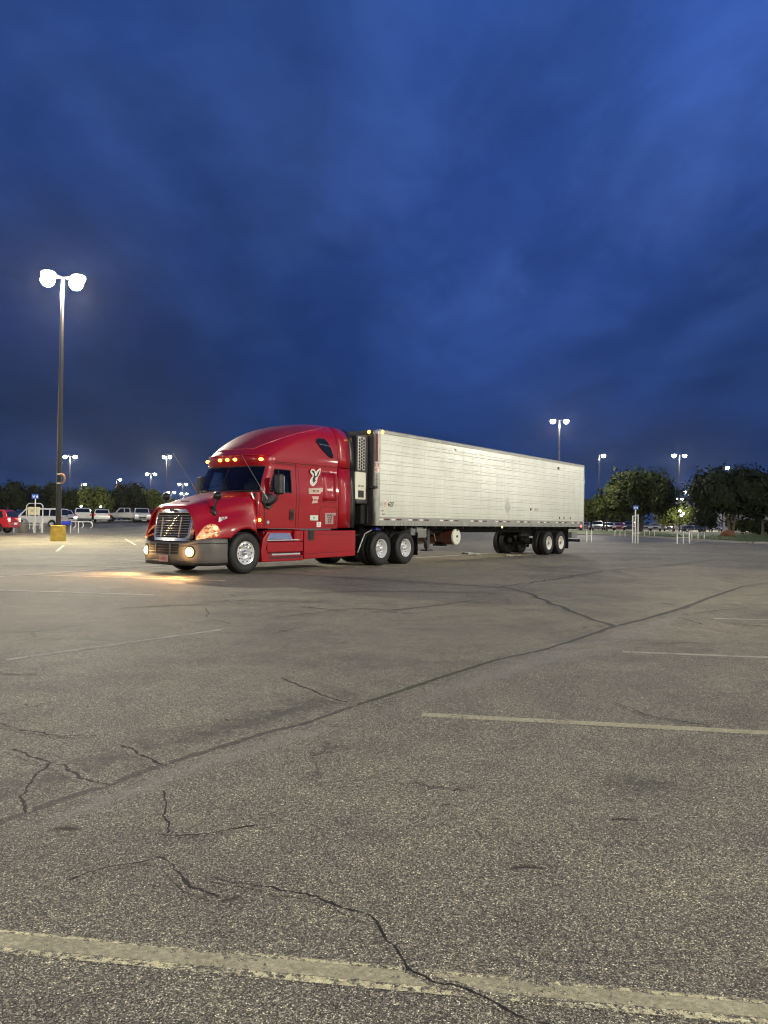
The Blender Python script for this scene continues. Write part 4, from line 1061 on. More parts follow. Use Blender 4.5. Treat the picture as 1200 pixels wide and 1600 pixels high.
side_poly('logo_banner', [(2.86, 1.99), (2.58, 2.0), (2.58, 1.94), (2.64, 1.90), (2.60, 1.82), (2.86, 1.80), (2.80, 1.90)], P('faded_pink_decal', (.62, .42, .36), .5), 1.2045)
text_mesh('logo_lettering', 'III IIII', .055, M_SHAD, tractor, (2.72, 1.2105, 1.90), (XR, ZU))
MB().prism([(2.90, 1.34), (2.58, 1.34), (2.58, 1.19 + .29), (2.90, 1.48)], 1.187, 1.1915).build('pale_sticker', P('pale_sticker_paint', (.66, .70, .58), .4), tractor)
text_mesh('sticker_lettering', 'IIIII', .075, P('teal_ink', (.1, .38, .42), .5), tractor, (2.74, 1.194, 1.41), (XR, ZU))
side_poly('square_sticker', [(2.63, 1.16), (2.45, 1.16), (2.45, 1.30), (2.63, 1.30)], M_INKW, 1.187)
text_mesh('sticker_lettering', 'II\nII', .06, M_SHAD, tractor, (2.54, 1.1935, 1.23), (XR, ZU), spacing=.9)
side_poly('notice_panel', [(2.28, 1.55), (1.82, 1.56), (1.82, 1.49), (1.93, 1.49), (1.93, 1.25), (2.28, 1.24)], P('grey_pink_decal', (.40, .26, .24), .5), 1.1885)
text_mesh('notice_lettering', 'IIIII IIIIIII\nII IIII III\nIII IIIII\nIIII III', .07, M_SHAD, tractor, (2.09, 1.1935, 1.395), (XR, ZU), spacing=.85)
hp = hood_pt(5.93, 4.6)
side_poly('unit_plate', [(6.04, 1.27), (5.78, 1.31), (5.76, 1.40), (6.02, 1.385)], M_INKW, 1.075)
text_mesh('unit_number', '769', .105, M_SHAD, tractor, (5.90, 1.082, 1.345), (Vector((-1, 0, .1)), ZU))
# chassis, axles, wheels
MB().box(-2.6, 5.6, .36, .46, .62, .86).box(-2.6, 5.6, -.46, -.36, .62, .86).build('frame_rail', M_MATB, tractor)
for ax in (ARX, -.336, -1.63):
    MB().tube([(ax, -1.0, .515), (ax, 1.0, .515)], .075, 10).build('axle', M_MATB, tractor)
for sg in (1, -1):
    wheel(tractor, ARX, 1.05 * sg, sg, 'steer')
    for ax in (-.336, -1.63):
        wheel(tractor, ax, 1.085 * sg, sg, 'outer'); wheel(tractor, ax, .765 * sg, sg, 'inner')
MB().lathe([(0, .08), (.28, .08), (.30, 0)], 20, axis='x').build('differential', M_MATB, tractor, loc=(-.5, 0, .55))
MB().box(-1.45, -.4, -.45, .45, .98, 1.08).build('fifth_wheel', M_MATB, tractor, bevel=.03)
MB().box(1.0, 2.9, -.98, -.55, .36, .95).build('fuel_tank', M_ALU, tractor, bevel=.12, seg=4)
MB().lathe([(0, 0), (.3, 0), (.32, .03), (.32, 1.8), (.3, 1.83), (0, 1.83)], 24, axis='x').build('fuel_tank', M_ALU, tractor, loc=(1.0, .62, .66), smooth=40)
MB().tube([(.72, 1.12, .42), (.60, 1.15, .70), (.42, 1.15, .97), (.10, 1.15, 1.08)], .02, 8).build('fender_bracket', M_RAIL, tractor, smooth=60)
for sg in (1, -1): MB().box(-2.34, -2.32, .72 * sg, 1.2 * sg, .26, 1.0).build('mud_flap', M_BLK, tractor)
MB().box(.15, .9, -.75, .75, .90, .95).build('deck_plate', M_MATB, tractor)
for k, (yy, c_) in enumerate(((.35, M_BLK), (.25, M_REDR), (.15, P('blue_hose', (.02, .03, .35), .4)))):
    MB().tube([(1.6, yy, 1.9), (1.1, yy + .1, 1.35), (.6, yy + .12, 1.15), (.1, yy + .05, 1.5)], .018, 6).build('air_hose', c_, tractor, smooth=60)
MB().box(-.45, -.20, .90, 1.10, 1.06, 1.16).build('blue_fitting', P('blue_plastic', (.02, .03, .30), .4), tractor, bevel=.03)
strip('grab_handle', [(1.15, 1.05, 1.35), (1.02, 1.10, 1.37), (.98, 1.1, 1.6), (1.15, 1.05, 1.62)], .015, M_ALU)
strip('grab_handle', [(.86, 1.02, 1.14), (.86, 1.02, 1.36)], .02, M_ALU)

# ------------------------------------------------------------------ trailer
trailer = empty('semi_trailer', C0, RZ, 'long white refrigerated box semi trailer coupled behind the red truck', 'trailer')
TL, TW, TZ0, TZ1 = 16.15, 1.30, 1.21, 4.09
PZ0, PZ1 = 1.475, 4.0
def panel_mesh(length, sg):
    """one side sheet: flat skin with raised horizontal bands at .31 m pitch"""
    prof = [(PZ0, 0.0)]
    z = PZ0 + .07
    while z < PZ1 - .12:
        prof += [(z - .007, 0.0), (z, -.009), (z + .007, 0.0), (z + .096, 0.0), (z + .103, -.007), (z + .110, 0.0)]
        z += .308
    prof.append((PZ1, 0.0))
    mb_ = MB(); rows_ = []
    for x in (0.0, .004, length / 2 - .004, length / 2 - .003, length / 2 + .003, length / 2 + .004, length - .012, length - .008):
        dx = .0012 if length / 2 - .0035 < x < length / 2 + .0035 else (.002 if x == 0.0 or x > length - .01 else 0)
        rows_.append([Vector((-x, (o_ - dx) * sg, z_)) for z_, o_ in prof])
    mb_.grid(rows_); return mb_
NP = 13; pw = 1.25
P0 = {}
for sg in (1, -1):
    for k in range(NP):
        x0 = -.02 - pw * k
        ln = pw if k < NP - 1 else TL - .04 - pw * (NP - 1)
        key = (sg, round(ln, 3))
        if key in P0:
            o = P0[key].copy(); COL.objects.link(o); o.location = (x0, TW * sg, 0)
        else:
            o = panel_mesh(ln, sg).build('side_panel', M_TRL, trailer, loc=(x0, TW * sg, 0), fix=False)
            if (o.data.polygons[2].normal.y > 0) != (sg > 0): o.data.flip_normals()
            P0[key] = o
MB().box(-TL + .02, -.02, -TW + .02, TW - .02, TZ0 + .06, TZ1 - .02).build('box_body', M_CRM, trailer)
for sg in (1, -1):
    MB().box(-TL, -.0, (TW - .01) * sg, (TW + .018) * sg, PZ1, TZ1).build('top_rail', M_RAIL, trailer, bevel=.01)
    MB().box(-TL, -.0, (TW - .01) * sg, (TW + .008) * sg, 1.325, 1.475).build('tape_rail', M_RAIL, trailer)
    MB().box(-TL, -.0, (TW - .02) * sg, (TW + .012) * sg, TZ0, 1.325).build('bottom_rail', M_RAIL, trailer, bevel=.004)
    m_ = MB()
    for k in range(int(TL / .155)):
        x = -.1 - .155 * k; m_.box(x - .012, x, (TW + .011) * sg, (TW + .020) * sg, TZ0 + .01, 1.318)
    tag(m_.build('rail_rib', M_RAIL, trailer), kind='stuff')
    MB().box(-TL + .02, -.02, (TW - .06) * sg, (TW + .004) * sg, TZ1 - .0, TZ1 + .025).build('roof_edge', M_GREY, trailer)
# rivets along both rails
m_ = MB()
for k in range(200):
    x = -.08 - .08 * k; m_.box(x - .008, x + .008, TW + .018, TW + .023, 4.038, 4.054)
tag(m_.build('rail_rivet', M_ALU, trailer), kind='stuff')
tapes = []
g0 = [(-.07, -.27, 0), (-.33, -.61, 1), (-.70, -.90, 0), (-.96, -1.24, 1)]
x = -1.50
segs = list(g0)
cx_ = -1.62
for base in (-1.62, -3.50, -5.55, -7.42, -9.24, -11.12, -12.98, -14.75):
    segs += [(base, base - .20, 0), (base - .27, base - .54, 1), (base - .64, base - .84, 0), (base - .93, base - 1.20, 1)]
segs += [(-15.9 + .0, -16.05, 1)]
tm = {}
for (a, b_, r_) in segs:
    ln = round(a - b_, 2)
    if (ln, r_) in tm:
        o = tm[ln, r_].copy(); COL.objects.link(o); o.location = (a, 0, 0)
    else:
        o = MB().box(-ln, 0, TW + .008, TW + .0105, 1.378, 1.425).build('reflective_tape', M_REDR if r_ else M_WHTR, trailer, loc=(a, 0, 0)); tm[ln, r_] = o
# nose
MB().box(-.0, .035, -TW + .1, TW - .12, TZ0, TZ1 - .02).build('front_wall', M_DKG, trailer)
for sg in (1, -1):
    MB().tube([(-.03, (TW - .085) * sg, TZ0), (-.03, (TW - .085) * sg, TZ1 - .05)], .11, 20).build('nose_post', M_RAIL, trailer, smooth=60)
MB().lathe([(0, .14), (.06, .12), (.115, .05), (.12, 0)], 20, c=(-.03, TW - .085, TZ1 - .12), axis='z').build('nose_cap', M_ALU, trailer, smooth=60)
MB().box(-.02, .06, -TW + .15, TW - .2, TZ1 - .10, TZ1 + .01).build('nose_rail', M_DKG, trailer, bevel=.01)
# wrap stickers on the nose post (facing forward-left)
def post_sticker(z0, z1, a0, a1, mat, name, rr_=.1125):
    return MB().grid([[Vector((-.03 + rr_ * math.cos(a), TW - .085 + rr_ * math.sin(a), z)) for a in [R(lerp(a0, a1, i / 8)) for i in range(9)]] for z in (z0, z1)]).build(name, mat, trailer, smooth=180)
post_sticker(3.14, 3.97, 15, 62, P('dark_red_sticker', (.17, .035, .035), .45), 'warning_strip')
post_sticker(2.80, 3.12, 5, 85, P('pale_sticker_pink', (.78, .66, .58), .5), 'height_sticker', .114)
post_sticker(2.05, 2.30, -10, 95, P('worn_grey_sticker', (.42, .40, .36), .5), 'worn_label', .114)
MB().box(.0, .14, TW - .22, TW + .01, 2.32, 2.40).build('rubber_bumper', M_BLK, trailer, bevel=.015)
an_ = R(45); fr_ax = (Vector((-math.sin(an_), math.cos(an_), 0)) * 1, Vector((0, 0, 1)))
def post_text(name, txt, size, z, mat, ang=40, r_=.118):
    a = R(ang); pnt = (-.03 + r_ * math.cos(a), TW - .085 + r_ * math.sin(a), z)
    return text_mesh(name, txt, size, mat, trailer, pnt, (Vector((-math.sin(a), math.cos(a), 0)), ZU))
post_text('height_lettering', '13', .15, 3.03, M_INKR); post_text('height_lettering', "6'", .15, 2.88, M_INKR)
for q, ch in enumerate('S627'): post_text('trailer_number', ch, .125, 2.71 - .105 * q, M_SHAD)
for q in range(7): post_text('warning_lettering', 'I', .10, 3.90 - .11 * q, M_REDR, 38)
# reefer unit
ru = MB().box(.05, .62, -1.0, .98, 1.85, 3.92).build('refrigeration_unit', M_DKG, trailer, bevel=.06, seg=3)
MB().box(.24, .60, .975, .995, 2.86, 3.86).build('side_grille', P('pale_grille_frame', (.48, .47, .44), .4, .3), ru, bevel=.03)
m_ = MB()
for c in range(3):
    for r_ in range(10 + (c == 1)):
        x_ = .315 + .105 * c; z_ = 2.93 + .091 * r_ - (.045 if c == 1 else 0)
        m_.lathe([(0, .004), (.043, .004), (.045, 0)], 6, c=(x_, .995, z_))
m_.build('grille_hole', M_GASK, ru)
dr = MB().box(.22, .74, .96, 1.02, 1.98, 2.80).build('service_door', M_CRM, ru, bevel=.025)
MB().box(.34, .60, 1.02, 1.03, 2.04, 2.25).build('control_panel', M_BLK, dr, bevel=.02)
MB().box(.37, .57, 1.03, 1.035, 2.08, 2.20).build('control_display', P('dim_display', (.05, .06, .05), .1), dr)
text_mesh('unit_lettering', 'SB-230+', .085, M_SHAD, dr, (.47, 1.0225, 2.38), (XR, ZU))
MB().box(.16, .22, .96, 1.0, 2.08, 2.20).build('red_latch', M_REDR, ru)
MB().box(.04, .30, -.9, .9, 1.25, 1.84).build('lower_shroud', M_MATB, trailer, bevel=.03)
strip('hose_guard', [(.2, .80, 1.30), (.2, .80, 1.75)], .015, M_GREY, trailer)
strip('hose_guard', [(.1, 1.0, 1.30), (.1, 1.0, 1.80)], .012, M_GREY, trailer)
# lamps on the trailer
def dot(nm, x, y, z, mat, r_=.045, ax='y'):
    return MB().lathe([(0, .03), (r_ * .7, .026), (r_, 0)], 12, axis=ax).build(nm, mat, trailer, loc=(x, y, z), smooth=60)
dot('marker_lamp', .06, .98, 4.04, M_AMB, .055, 'x'); dot('marker_lamp', -.18, TW + .018, 4.05, M_AMB, .055); dot('marker_lamp', .06, -1.0, 4.04, M_AMB, .055, 'x')
dot('marker_lamp', -7.95, TW + .01, 1.19, P('dim_amber_lamp', (.9, .6, .2), .3, emis=(1, .75, .35), es=2.0), .05)
dot('tail_lamp', -15.78, TW + .013, 1.24, P('red_lamp', (.8, .05, .05), .3, emis=(1, .10, .10), es=6), .05)
# lettering and marks on the side
text_mesh('trailer_number', '627', .20, M_SHAD, trailer, (-.66, TW + .010, 1.86), (XR, ZU))
side_poly('length_plate', [(-.27, 1.74), (-.42, 1.74), (-.42, 1.98), (-.27, 1.98)], P('pale_sticker_pink', (.78, .66, .58), .5), TW + .008, trailer, .003)
text_mesh('length_lettering', '53', .13, M_INKR, trailer, (-.345, TW + .013, 1.89), (XR, ZU)); text_mesh('length_lettering', 'FT', .08, M_INKR, trailer, (-.345, TW + .013, 1.79), (XR, ZU))
side_poly('grey_logo', [(-.03, 1.80), (-.22, 1.80), (-.22, 1.92), (-.12, 1.90), (-.03, 1.88)], P('grey_blue_decal', (.36, .42, .44), .4), TW + .008, trailer, .003)
text_mesh('maker_lettering', 'VIIII', .085, P('grey_ink', (.12, .12, .12), .5), trailer, (-4.45, TW + .010, 3.86), (XR, ZU))
text_mesh('small_lettering', 'II IIIIII', .06, P('grey_ink', (.12, .12, .12), .5), trailer, (-.22, TW + .010, 1.66), (XR, ZU))
text_mesh('small_lettering', 'IIII IIIII', .05, P('grey_ink', (.12, .12, .12), .5), trailer, (-.28, TW + .010, 1.56), (XR, ZU))
dia = [(-8.05, 2.10), (-8.30, 1.72), (-8.55, 2.10), (-8.30, 2.48)]
side_poly('hazard_placard', [(-8.20, 1.97), (-8.42, 1.68), (-8.64, 1.97), (-8.42, 2.30)], P('faded_diamond', (.42, .43, .38), .4), TW + .008, trailer, .003)
text_mesh('faded_lettering', 'III I II', .18, P('faded_letter', (.50, .50, .44), .4), trailer, (-11.0, TW + .010, 1.92), (XR, ZU))
dot('side_vent', -10.45, TW + .008, 1.92, M_SHAD, .05)
side_poly('roof_vent_cap', [(-13.1, 3.72), (-13.28, 3.72), (-13.28, 3.84), (-13.1, 3.84)], M_SHAD, TW + .008, trailer, .01)
for x_ in (-13.3, -13.8, -14.5): side_poly('small_label', [(x_, 1.56), (x_ - .09, 1.56), (x_ - .09, 1.66), (x_, 1.66)], M_SHAD, TW + .008, trailer, .003)
# rear doors
for sg in (1, -1):
    d_ = MB().box(-TL - .03, -TL + .02, .02 * sg, 1.26 * sg, 1.30, 4.0).build('rear_door', M_CRM, trailer, bevel=.01)
    MB().tube([(-TL - .06, .35 * sg, 1.32), (-TL - .06, .35 * sg, 3.98)], .017, 8).build('lock_rod', M_ALU, d_)
MB().box(-TL - .04, -TL, -TW, TW, 4.0, 4.10).box(-TL - .04, -TL, TW - .05, TW, 1.2, 4.0).box(-TL - .04, -TL, -TW, -TW + .05, 1.2, 4.0).box(-TL - .04, -TL, -TW, TW, 1.14, 1.30).build('rear_frame', M_ALU, trailer)
dot('rear_hinge_lamp', -TL - .05, 1.24, 1.62, P('white_glint_lamp', (.9, .9, .8), .3, emis=(1, 1, .9), es=5), .04, 'x')
# undercarriage
MB().box(-16.0, -.1, -.62, -.52, .98, 1.20).box(-16.0, -.1, .52, .62, .98, 1.20).build('trailer_frame', M_MATB, trailer)
m_ = MB()
for k in range(26): m_.box(-.4 - .6 * k, -.34 - .6 * k, -1.24, 1.24, 1.12, 1.21)
m_.build('cross_member', M_MATB, trailer)
for sg in (1, -1):
    lg = MB().box(-3.64, -3.50, .74 * sg - .07, .74 * sg + .07, .46, 1.15).box(-3.61, -3.53, .74 * sg - .05, .74 * sg + .05, .40, .47).build('landing_leg', M_DKG, trailer)
    MB().box(-3.74, -3.40, .74 * sg - .14, .74 * sg + .14, .355, .405).build('landing_foot', M_DKG, lg)
    MB().tube([(-3.60, .74 * sg, .56), (-3.05, .74 * sg, 1.14)], .045, 6).build('leg_brace', M_DKG, lg)
    MB().tube([(-3.57, .74 * sg, .8), (-4.2, .60 * sg, 1.12)], .022, 6).build('leg_brace', M_DKG, lg)
MB().tube([(-3.57, -.74, .78), (-3.57, .74, .92)], .025, 6).build('cross_shaft', M_DKG, trailer)
MB().tube([(-3.54, .80, .95), (-3.54, 1.05, .95), (-3.60, 1.08, .70)], .015, 6).build('crank', M_GREY, trailer)
MB().box(-2.95, -2.35, .72, 1.14, .82, 1.17).build('tool_box', M_GREY, trailer, bevel=.02); MB().box(-2.32, -2.05, .74, 1.12, .90, 1.17).build('tool_box', M_GREY, trailer, bevel=.02)
MB().box(-2.93, -2.37, 1.135, 1.15, 1.08, 1.10).build('box_lid_edge', M_RAIL, trailer)
# red truss of a support beam seen under the floor, with pale bolts
MB().tube([(-4.35, -.9, .86), (-2.65, -.9, .55)], .05, 6).tube([(-2.65, -.9, .55), (-4.4, -.9, .50)], .045, 6).build('support_truss', P('dark_red_steel', (.09, .012, .010), .5), trailer)
m_ = MB()
for x_ in (-2.8, -3.1, -3.4): m_.lathe([(0, .05), (.035, .04), (.04, 0)], 8, c=(x_, -.86, .53))
m_.build('truss_bolt', M_WHTR, trailer)
# round reefer fuel tank lying across
ft = MB().lathe([(0, -1.02), (.25, -1.02), (.285, -.97), (.285, .97), (.25, 1.02), (0, 1.02)], 32).build('reefer_fuel_tank', P('dull_red_brown_tank', (.105, .030, .022), .28, .35, coat=.6, var=.3), trailer, loc=(-5.05, 0, .83), smooth=35)
MB().lathe([(0, 1.05), (.05, 1.05), (.06, 1.035), (.22, 1.055), (.272, 1.04), (.285, 1.01), (.285, .985)], 32).build('tank_end_cap', M_WHTR, ft, smooth=35)
MB().lathe([(0, 1.075), (.035, 1.07), (.05, 1.055)], 12, c=(0, 0, .02)).lathe([(0, 1.065), (.02, 1.06)], 8, c=(0, 0, -.13)).build('tank_plug', M_SHAD, ft)
MB().box(-.03, .03, 1.045, 1.065, .20, .30).build('tank_notch', M_GASK, ft)
for y in (-.6, .55): MB().lathe([(.287, -.03), (.30, -.03), (.30, .03), (.287, .03)], 32, c=(0, y, 0)).build('tank_strap', M_DKG, ft)
MB().box(-5.2, -4.9, -.6, .6, 1.08, 1.15).build('tank_hanger', M_MATB, trailer)
MB().box(-5.1, -4.8, .2, .6, .50, .56).build('tank_drain', M_MATB, trailer)
for ax in (-12.45, -13.73):
    MB().tube([(ax, -1.0, .515), (ax, 1.0, .515)], .07, 10).build('axle', M_MATB, trailer)
    for sg in (1, -1):
        wheel(trailer, ax, 1.10 * sg, sg, 'trailer'); wheel(trailer, ax, .78 * sg, sg, 'inner')
        MB().lathe([(0, .0), (.11, 0), (.11, .3), (0, .3)], 14, axis='x').build('air_chamber', M_MATB, trailer, loc=(ax + .15, .42 * sg, .62))
MB().box(-14.5, -11.2, .40, .52, .80, 1.05).box(-14.5, -11.2, -.52, -.40, .80, 1.05).build('slider_frame', M_MATB, trailer)
for sg in (1, -1):
    MB().box(-14.52, -14.50, .70 * sg, 1.24 * sg, .24, 1.10).build('mud_flap', M_BLK, trailer)
    MB().box(-15.98, -15.90, .45 * sg, .55 * sg, .60, 1.15).build('guard_upright', M_GREY, trailer)
MB().box(-16.05, -15.93, -1.18, 1.18, .52, .64).build('rear_guard', M_MATB, trailer, bevel=.01)
MB().box(-15.6, -15.0, .75, 1.20, .72, .98).build('lamp_bracket', M_GREY, trailer, bevel=.02)

# ------------------------------------------------------------------ cars
def car(kind, name, X, Y, heading, paint, label, cat, group=None, lights=None, z=None):
    """x forward, y left"""
    S = dict(
        van=dict(L=5.6, W=2.0, low=[(-2.8, .42), (-2.8, 1.15), (1.75, 1.15), (2.05, 1.12), (2.72, .98), (2.82, .75), (2.82, .42)], gh=[(-2.78, 1.15), (-2.72, 1.98), (-2.55, 2.06), (.95, 2.06), (1.15, 2.00), (1.95, 1.13)], wb=(-1.75, 1.78), wins=[(-2.55, -1.55), (-1.42, -.42), (-.29, .65)], fw=[(.80, 1.2), (.80, 1.88), (1.06, 1.88), (1.62, 1.2)], zt=1.88, r=.36),
        pickup=dict(L=5.6, W=1.95, low=[(-2.8, .55), (-2.8, 1.22), (-.95, 1.22), (1.0, 1.20), (2.6, 1.12), (2.75, .95), (2.75, .5)], gh=[(-.95, 1.22), (-.80, 1.82), (-.65, 1.88), (.45, 1.88), (.6, 1.84), (1.15, 1.2)], wb=(-1.75, 1.75), wins=[(-.74, -.12)], fw=[(.0, 1.25), (.0, 1.76), (.42, 1.76), (.88, 1.25)], zt=1.76, r=.40),
        suv=dict(L=4.8, W=1.9, low=[(-2.4, .42), (-2.42, .8), (-2.34, 1.08), (1.0, 1.08), (2.1, .98), (2.36, .8), (2.4, .42)], gh=[(-2.34, 1.08), (-2.05, 1.64), (-1.8, 1.72), (.35, 1.70), (.55, 1.64), (1.25, 1.06)], wb=(-1.45, 1.45), wins=[(-1.95, -1.25), (-1.15, -.28)], fw=[(-.18, 1.12), (-.18, 1.60), (.36, 1.60), (.92, 1.12)], zt=1.60, r=.36),
        sedan=dict(L=4.7, W=1.82, low=[(-2.35, .38), (-2.38, .75), (-2.30, .98), (-1.4, 1.02), (.95, .98), (2.0, .85), (2.3, .65), (2.33, .35)], gh=[(-1.75, 1.0), (-1.0, 1.40), (-.6, 1.46), (.15, 1.45), (.35, 1.40), (1.15, .97)], wb=(-1.4, 1.4), wins=[(-1.25, -.45)], fw=[(-.37, 1.04), (-.37, 1.38), (.2, 1.38), (.82, 1.04)], zt=1.38, r=.33))[kind]
    root = empty(name, (X, Y, gz(X, Y) if z is None else z), heading, label, cat, group)
    W = S['W'] / 2
    low = S['low']; bot = []
    r0 = S['r'] + .07
    for wx in reversed(S['wb'][::-1]): pass
    zb = low[0][1]
    xa, xb = low[0][0], low[-1][0]
    under = []
    for wx in sorted(S['wb'], reverse=True):
        under += [(wx + r0, zb)] + [(wx + r0 * math.cos(a), max(zb, S['r'] + r0 * math.sin(a))) for a in [R(20 + 140 * i / 8) for i in range(9)]] + [(wx - r0, zb)]
    MB().prism(low + under, -W, W).build('body', paint, root, bevel=.06, seg=2, smooth=40)
    gh = S['gh']; tk = lambda z_: W - .02 - .20 * max(0, z_ - gh[0][1])
    m_ = MB(); n_ = len(gh)
    m_.add([(x_, tk(z_), z_) for x_, z_ in gh] + [(x_, -tk(z_), z_) for x_, z_ in gh], [tuple(range(n_)), tuple(range(2 * n_ - 1, n_ - 1, -1))] + [(i, i + n_, (i + 1) % n_ + n_, (i + 1) % n_) for i in range(n_)])
    m_.build('roof', paint, root, bevel=.05, smooth=40)
    zb_ = gh[0][1] + .06; zt = S['zt']
    for sg in (1, -1):
        def sp(poly, nm):
            vs_ = [(x_, (tk(z_) + .006) * sg, z_) for x_, z_ in poly]; k_ = len(poly)
            vs2 = [(x_, (tk(z_) - .02) * sg, z_) for x_, z_ in poly]
            MB().add(vs_ + vs2, [tuple(range(k_))] + [(i, (i + 1) % k_, (i + 1) % k_ + k_, i + k_) for i in range(k_)]).build(nm, M_GLAS, root)
        for a, b_ in S['wins']: sp([(a, zb_), (b_, zb_), (b_, zt), (a + (.12 if a == S['wins'][0][0] else 0), zt)], 'side_window')
        sp(S['fw'], 'side_window')
        for wx in S['wb']:
            wh = MB().lathe([(0, .09), (.06, .09), (.08, .07), (.17, .085), (.21, .10), (.225, .09)], 16, axis='y', sgn=sg).build('wheel', M_ALU, root, loc=(wx, (W - .10) * sg, S['r']), smooth=50)
            MB().lathe([(.215, .09), (.24, .11), (S['r'] - .03, .11), (S['r'], .08), (S['r'], -.09), (.2, -.1)], 24, axis='y', sgn=sg).build('tyre', M_RUB, wh, smooth=40)
    def quad(pa, pb, f0, f1, nm, mat=M_GLAS, off=.012):
        (xa_, za), (xb_, zb2) = pa, pb; dx, dz = xb_ - xa_, zb2 - za; L_ = math.hypot(dx, dz); nx, nz = dz / L_ * off, -dx / L_ * off
        if nx * (1 if xa_ > 0 else -1) < 0: nx, nz = -nx, -nz
        p_ = []
        for f_ in (f0, f1):
            x_, z_ = lerp(xa_, xb_, f_), lerp(za, zb2, f_); p_.append((x_, z_, tk(z_) - .12))
        MB().add([(p_[0][0] + nx, -p_[0][2], p_[0][1] + nz), (p_[0][0] + nx, p_[0][2], p_[0][1] + nz), (p_[1][0] + nx, p_[1][2], p_[1][1] + nz), (p_[1][0] + nx, -p_[1][2], p_[1][1] + nz)], [(0, 1, 2, 3)]).build(nm, mat, root, thick=.01)
    quad(gh[-1], gh[-2], .10, .92, 'windshield')
    quad(gh[0], gh[1], .18, .92, 'rear_window')
    xf = max(p_[0] for p_ in low); xr = min(p_[0] for p_ in low); hz_ = (low[-2][1] + .02) if kind != 'van' else .8
    hz_ = min(hz_, .95)
    ml = P('car_headlamp', (.8, .8, .75), .2, emis=(1, .95, .8), es=(lights or {}).get('h', .0)) if not lights else P('car_headlamp_%d' % int(10 * (lights or {}).get('h', 0)), (.8, .8, .75), .2, emis=(1, .97, .85), es=lights.get('h', 0.))
    mt_ = P('car_tail_%d' % int(10 * (lights or {}).get('t', 0)), (.35, .02, .02), .25, emis=(1, .10, .06), es=(lights or {}).get('t', 0.))
    tall = kind in ('van', 'suv', 'pickup')
    for sg in (1, -1):
        MB().box(xf - .10, xf + .015, (W - .42) * sg, (W - .06) * sg, hz_ - .12, hz_ + .04).build('headlight', ml, root, bevel=.02)
        MB().box(xr - .02, xr + .10, (W - (.2 if tall else .40)) * sg, (W - .03) * sg, .72 if not tall else .85, .95 if not tall else 1.12).build('tail_light', mt_, root, bevel=.015)
    MB().box(xf - .04, xf + .03, -.45, .45, .55, .75).build('front_grille', M_BLK, root, bevel=.02)
    MB().box(xf - .12, xf + .06, -W + .08, W - .08, .36, .54).box(xr - .07, xr + .12, -W + .08, W - .08, .42, .60).build('bumper', M_GREY if kind in ('pickup', 'van') else paint, root, bevel=.04)
    MB().box(xr - .075, xr - .06, -.26, .26, .64, .78).build('licence_plate', M_WHTR, root)
    return root
M_WC = P('white_car_paint', (.72, .71, .66), .25, coat=1, var=.04)
M_SC = P('silver_car_paint', (.36, .36, .35), .3, .4, coat=1, var=.05)
M_RC = P('red_car_paint', (.30, .008, .012), .25, coat=1, var=.04)
M_DC = P('dark_car_paint', (.02, .022, .028), .25, coat=1, var=.1)
M_BC = P('blue_car_paint', (.03, .06, .13), .25, coat=1, var=.1)
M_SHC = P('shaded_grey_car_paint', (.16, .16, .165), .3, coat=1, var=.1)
LEFT = math.pi
v = car('van', 'passenger_van', at(62, 84), 84, LEFT, M_WC, 'white passenger van facing left behind the cart rails and the near lamp base', 'van', lights=dict(h=3.0, t=0.3))
c_ = car('suv', 'parked_car', at(-25, 60), 60.0, LEFT, M_RC, 'bright red car leaving at the left edge with glowing brake lights', 'car', lights=dict(h=1, t=16.0), z=.12)
c_.scale = (1, 1, 1.07)
car('pickup', 'pickup_truck', at(129, 98), 98, R(113), M_WC, 'white pickup with a shell top seen from behind right of the near pole', 'pickup truck', lights=dict(h=0, t=.4))
car('suv', 'parked_car', at(160, 99), 99, R(109), M_WC, 'small white hatchback car seen from behind between two pickups', 'car', lights=dict(h=0, t=.6))
car('pickup', 'pickup_truck', at(195, 103), 103, LEFT + R(12), M_SC, 'silver crew cab pickup parked side-on left of the truck grille', 'pickup truck')
car('pickup', 'pickup_truck', at(221, 100), 100, R(-69), M_WC, 'white pickup facing the camera just left of the truck grille', 'pickup truck', lights=dict(h=1.2, t=0))
car('suv', 'parked_car', at(243, 104), 104, R(-66), M_RC, 'dark red car facing the camera half hidden by the truck grille', 'car')
car('sedan', 'parked_car', at(108, 106), 106, R(-66), M_DC, 'dark car between the white van and the white pickup with shell', 'car', lights=dict(h=.8, t=0))
car('suv', 'parked_car', at(99, 95), 95, R(-50), M_WC, 'white car with lit front partly hidden behind the near pole', 'car', lights=dict(h=6, t=0))
shell = None
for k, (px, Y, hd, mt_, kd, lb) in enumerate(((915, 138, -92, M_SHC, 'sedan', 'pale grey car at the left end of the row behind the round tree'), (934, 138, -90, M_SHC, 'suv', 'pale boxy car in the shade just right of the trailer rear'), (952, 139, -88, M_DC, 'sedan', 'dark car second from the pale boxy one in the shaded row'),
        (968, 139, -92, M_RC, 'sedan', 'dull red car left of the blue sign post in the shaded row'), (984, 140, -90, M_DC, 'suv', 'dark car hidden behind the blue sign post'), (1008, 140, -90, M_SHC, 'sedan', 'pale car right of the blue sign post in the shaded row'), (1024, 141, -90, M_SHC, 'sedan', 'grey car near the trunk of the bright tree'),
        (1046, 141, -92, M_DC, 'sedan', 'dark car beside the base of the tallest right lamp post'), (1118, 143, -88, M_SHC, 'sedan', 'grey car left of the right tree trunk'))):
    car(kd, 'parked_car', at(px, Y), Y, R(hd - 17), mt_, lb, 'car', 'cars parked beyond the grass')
car('sedan', 'parked_car', at(1084, 128), 128, LEFT, M_BC, 'dark blue car parked side-on behind the right cart rails', 'car')

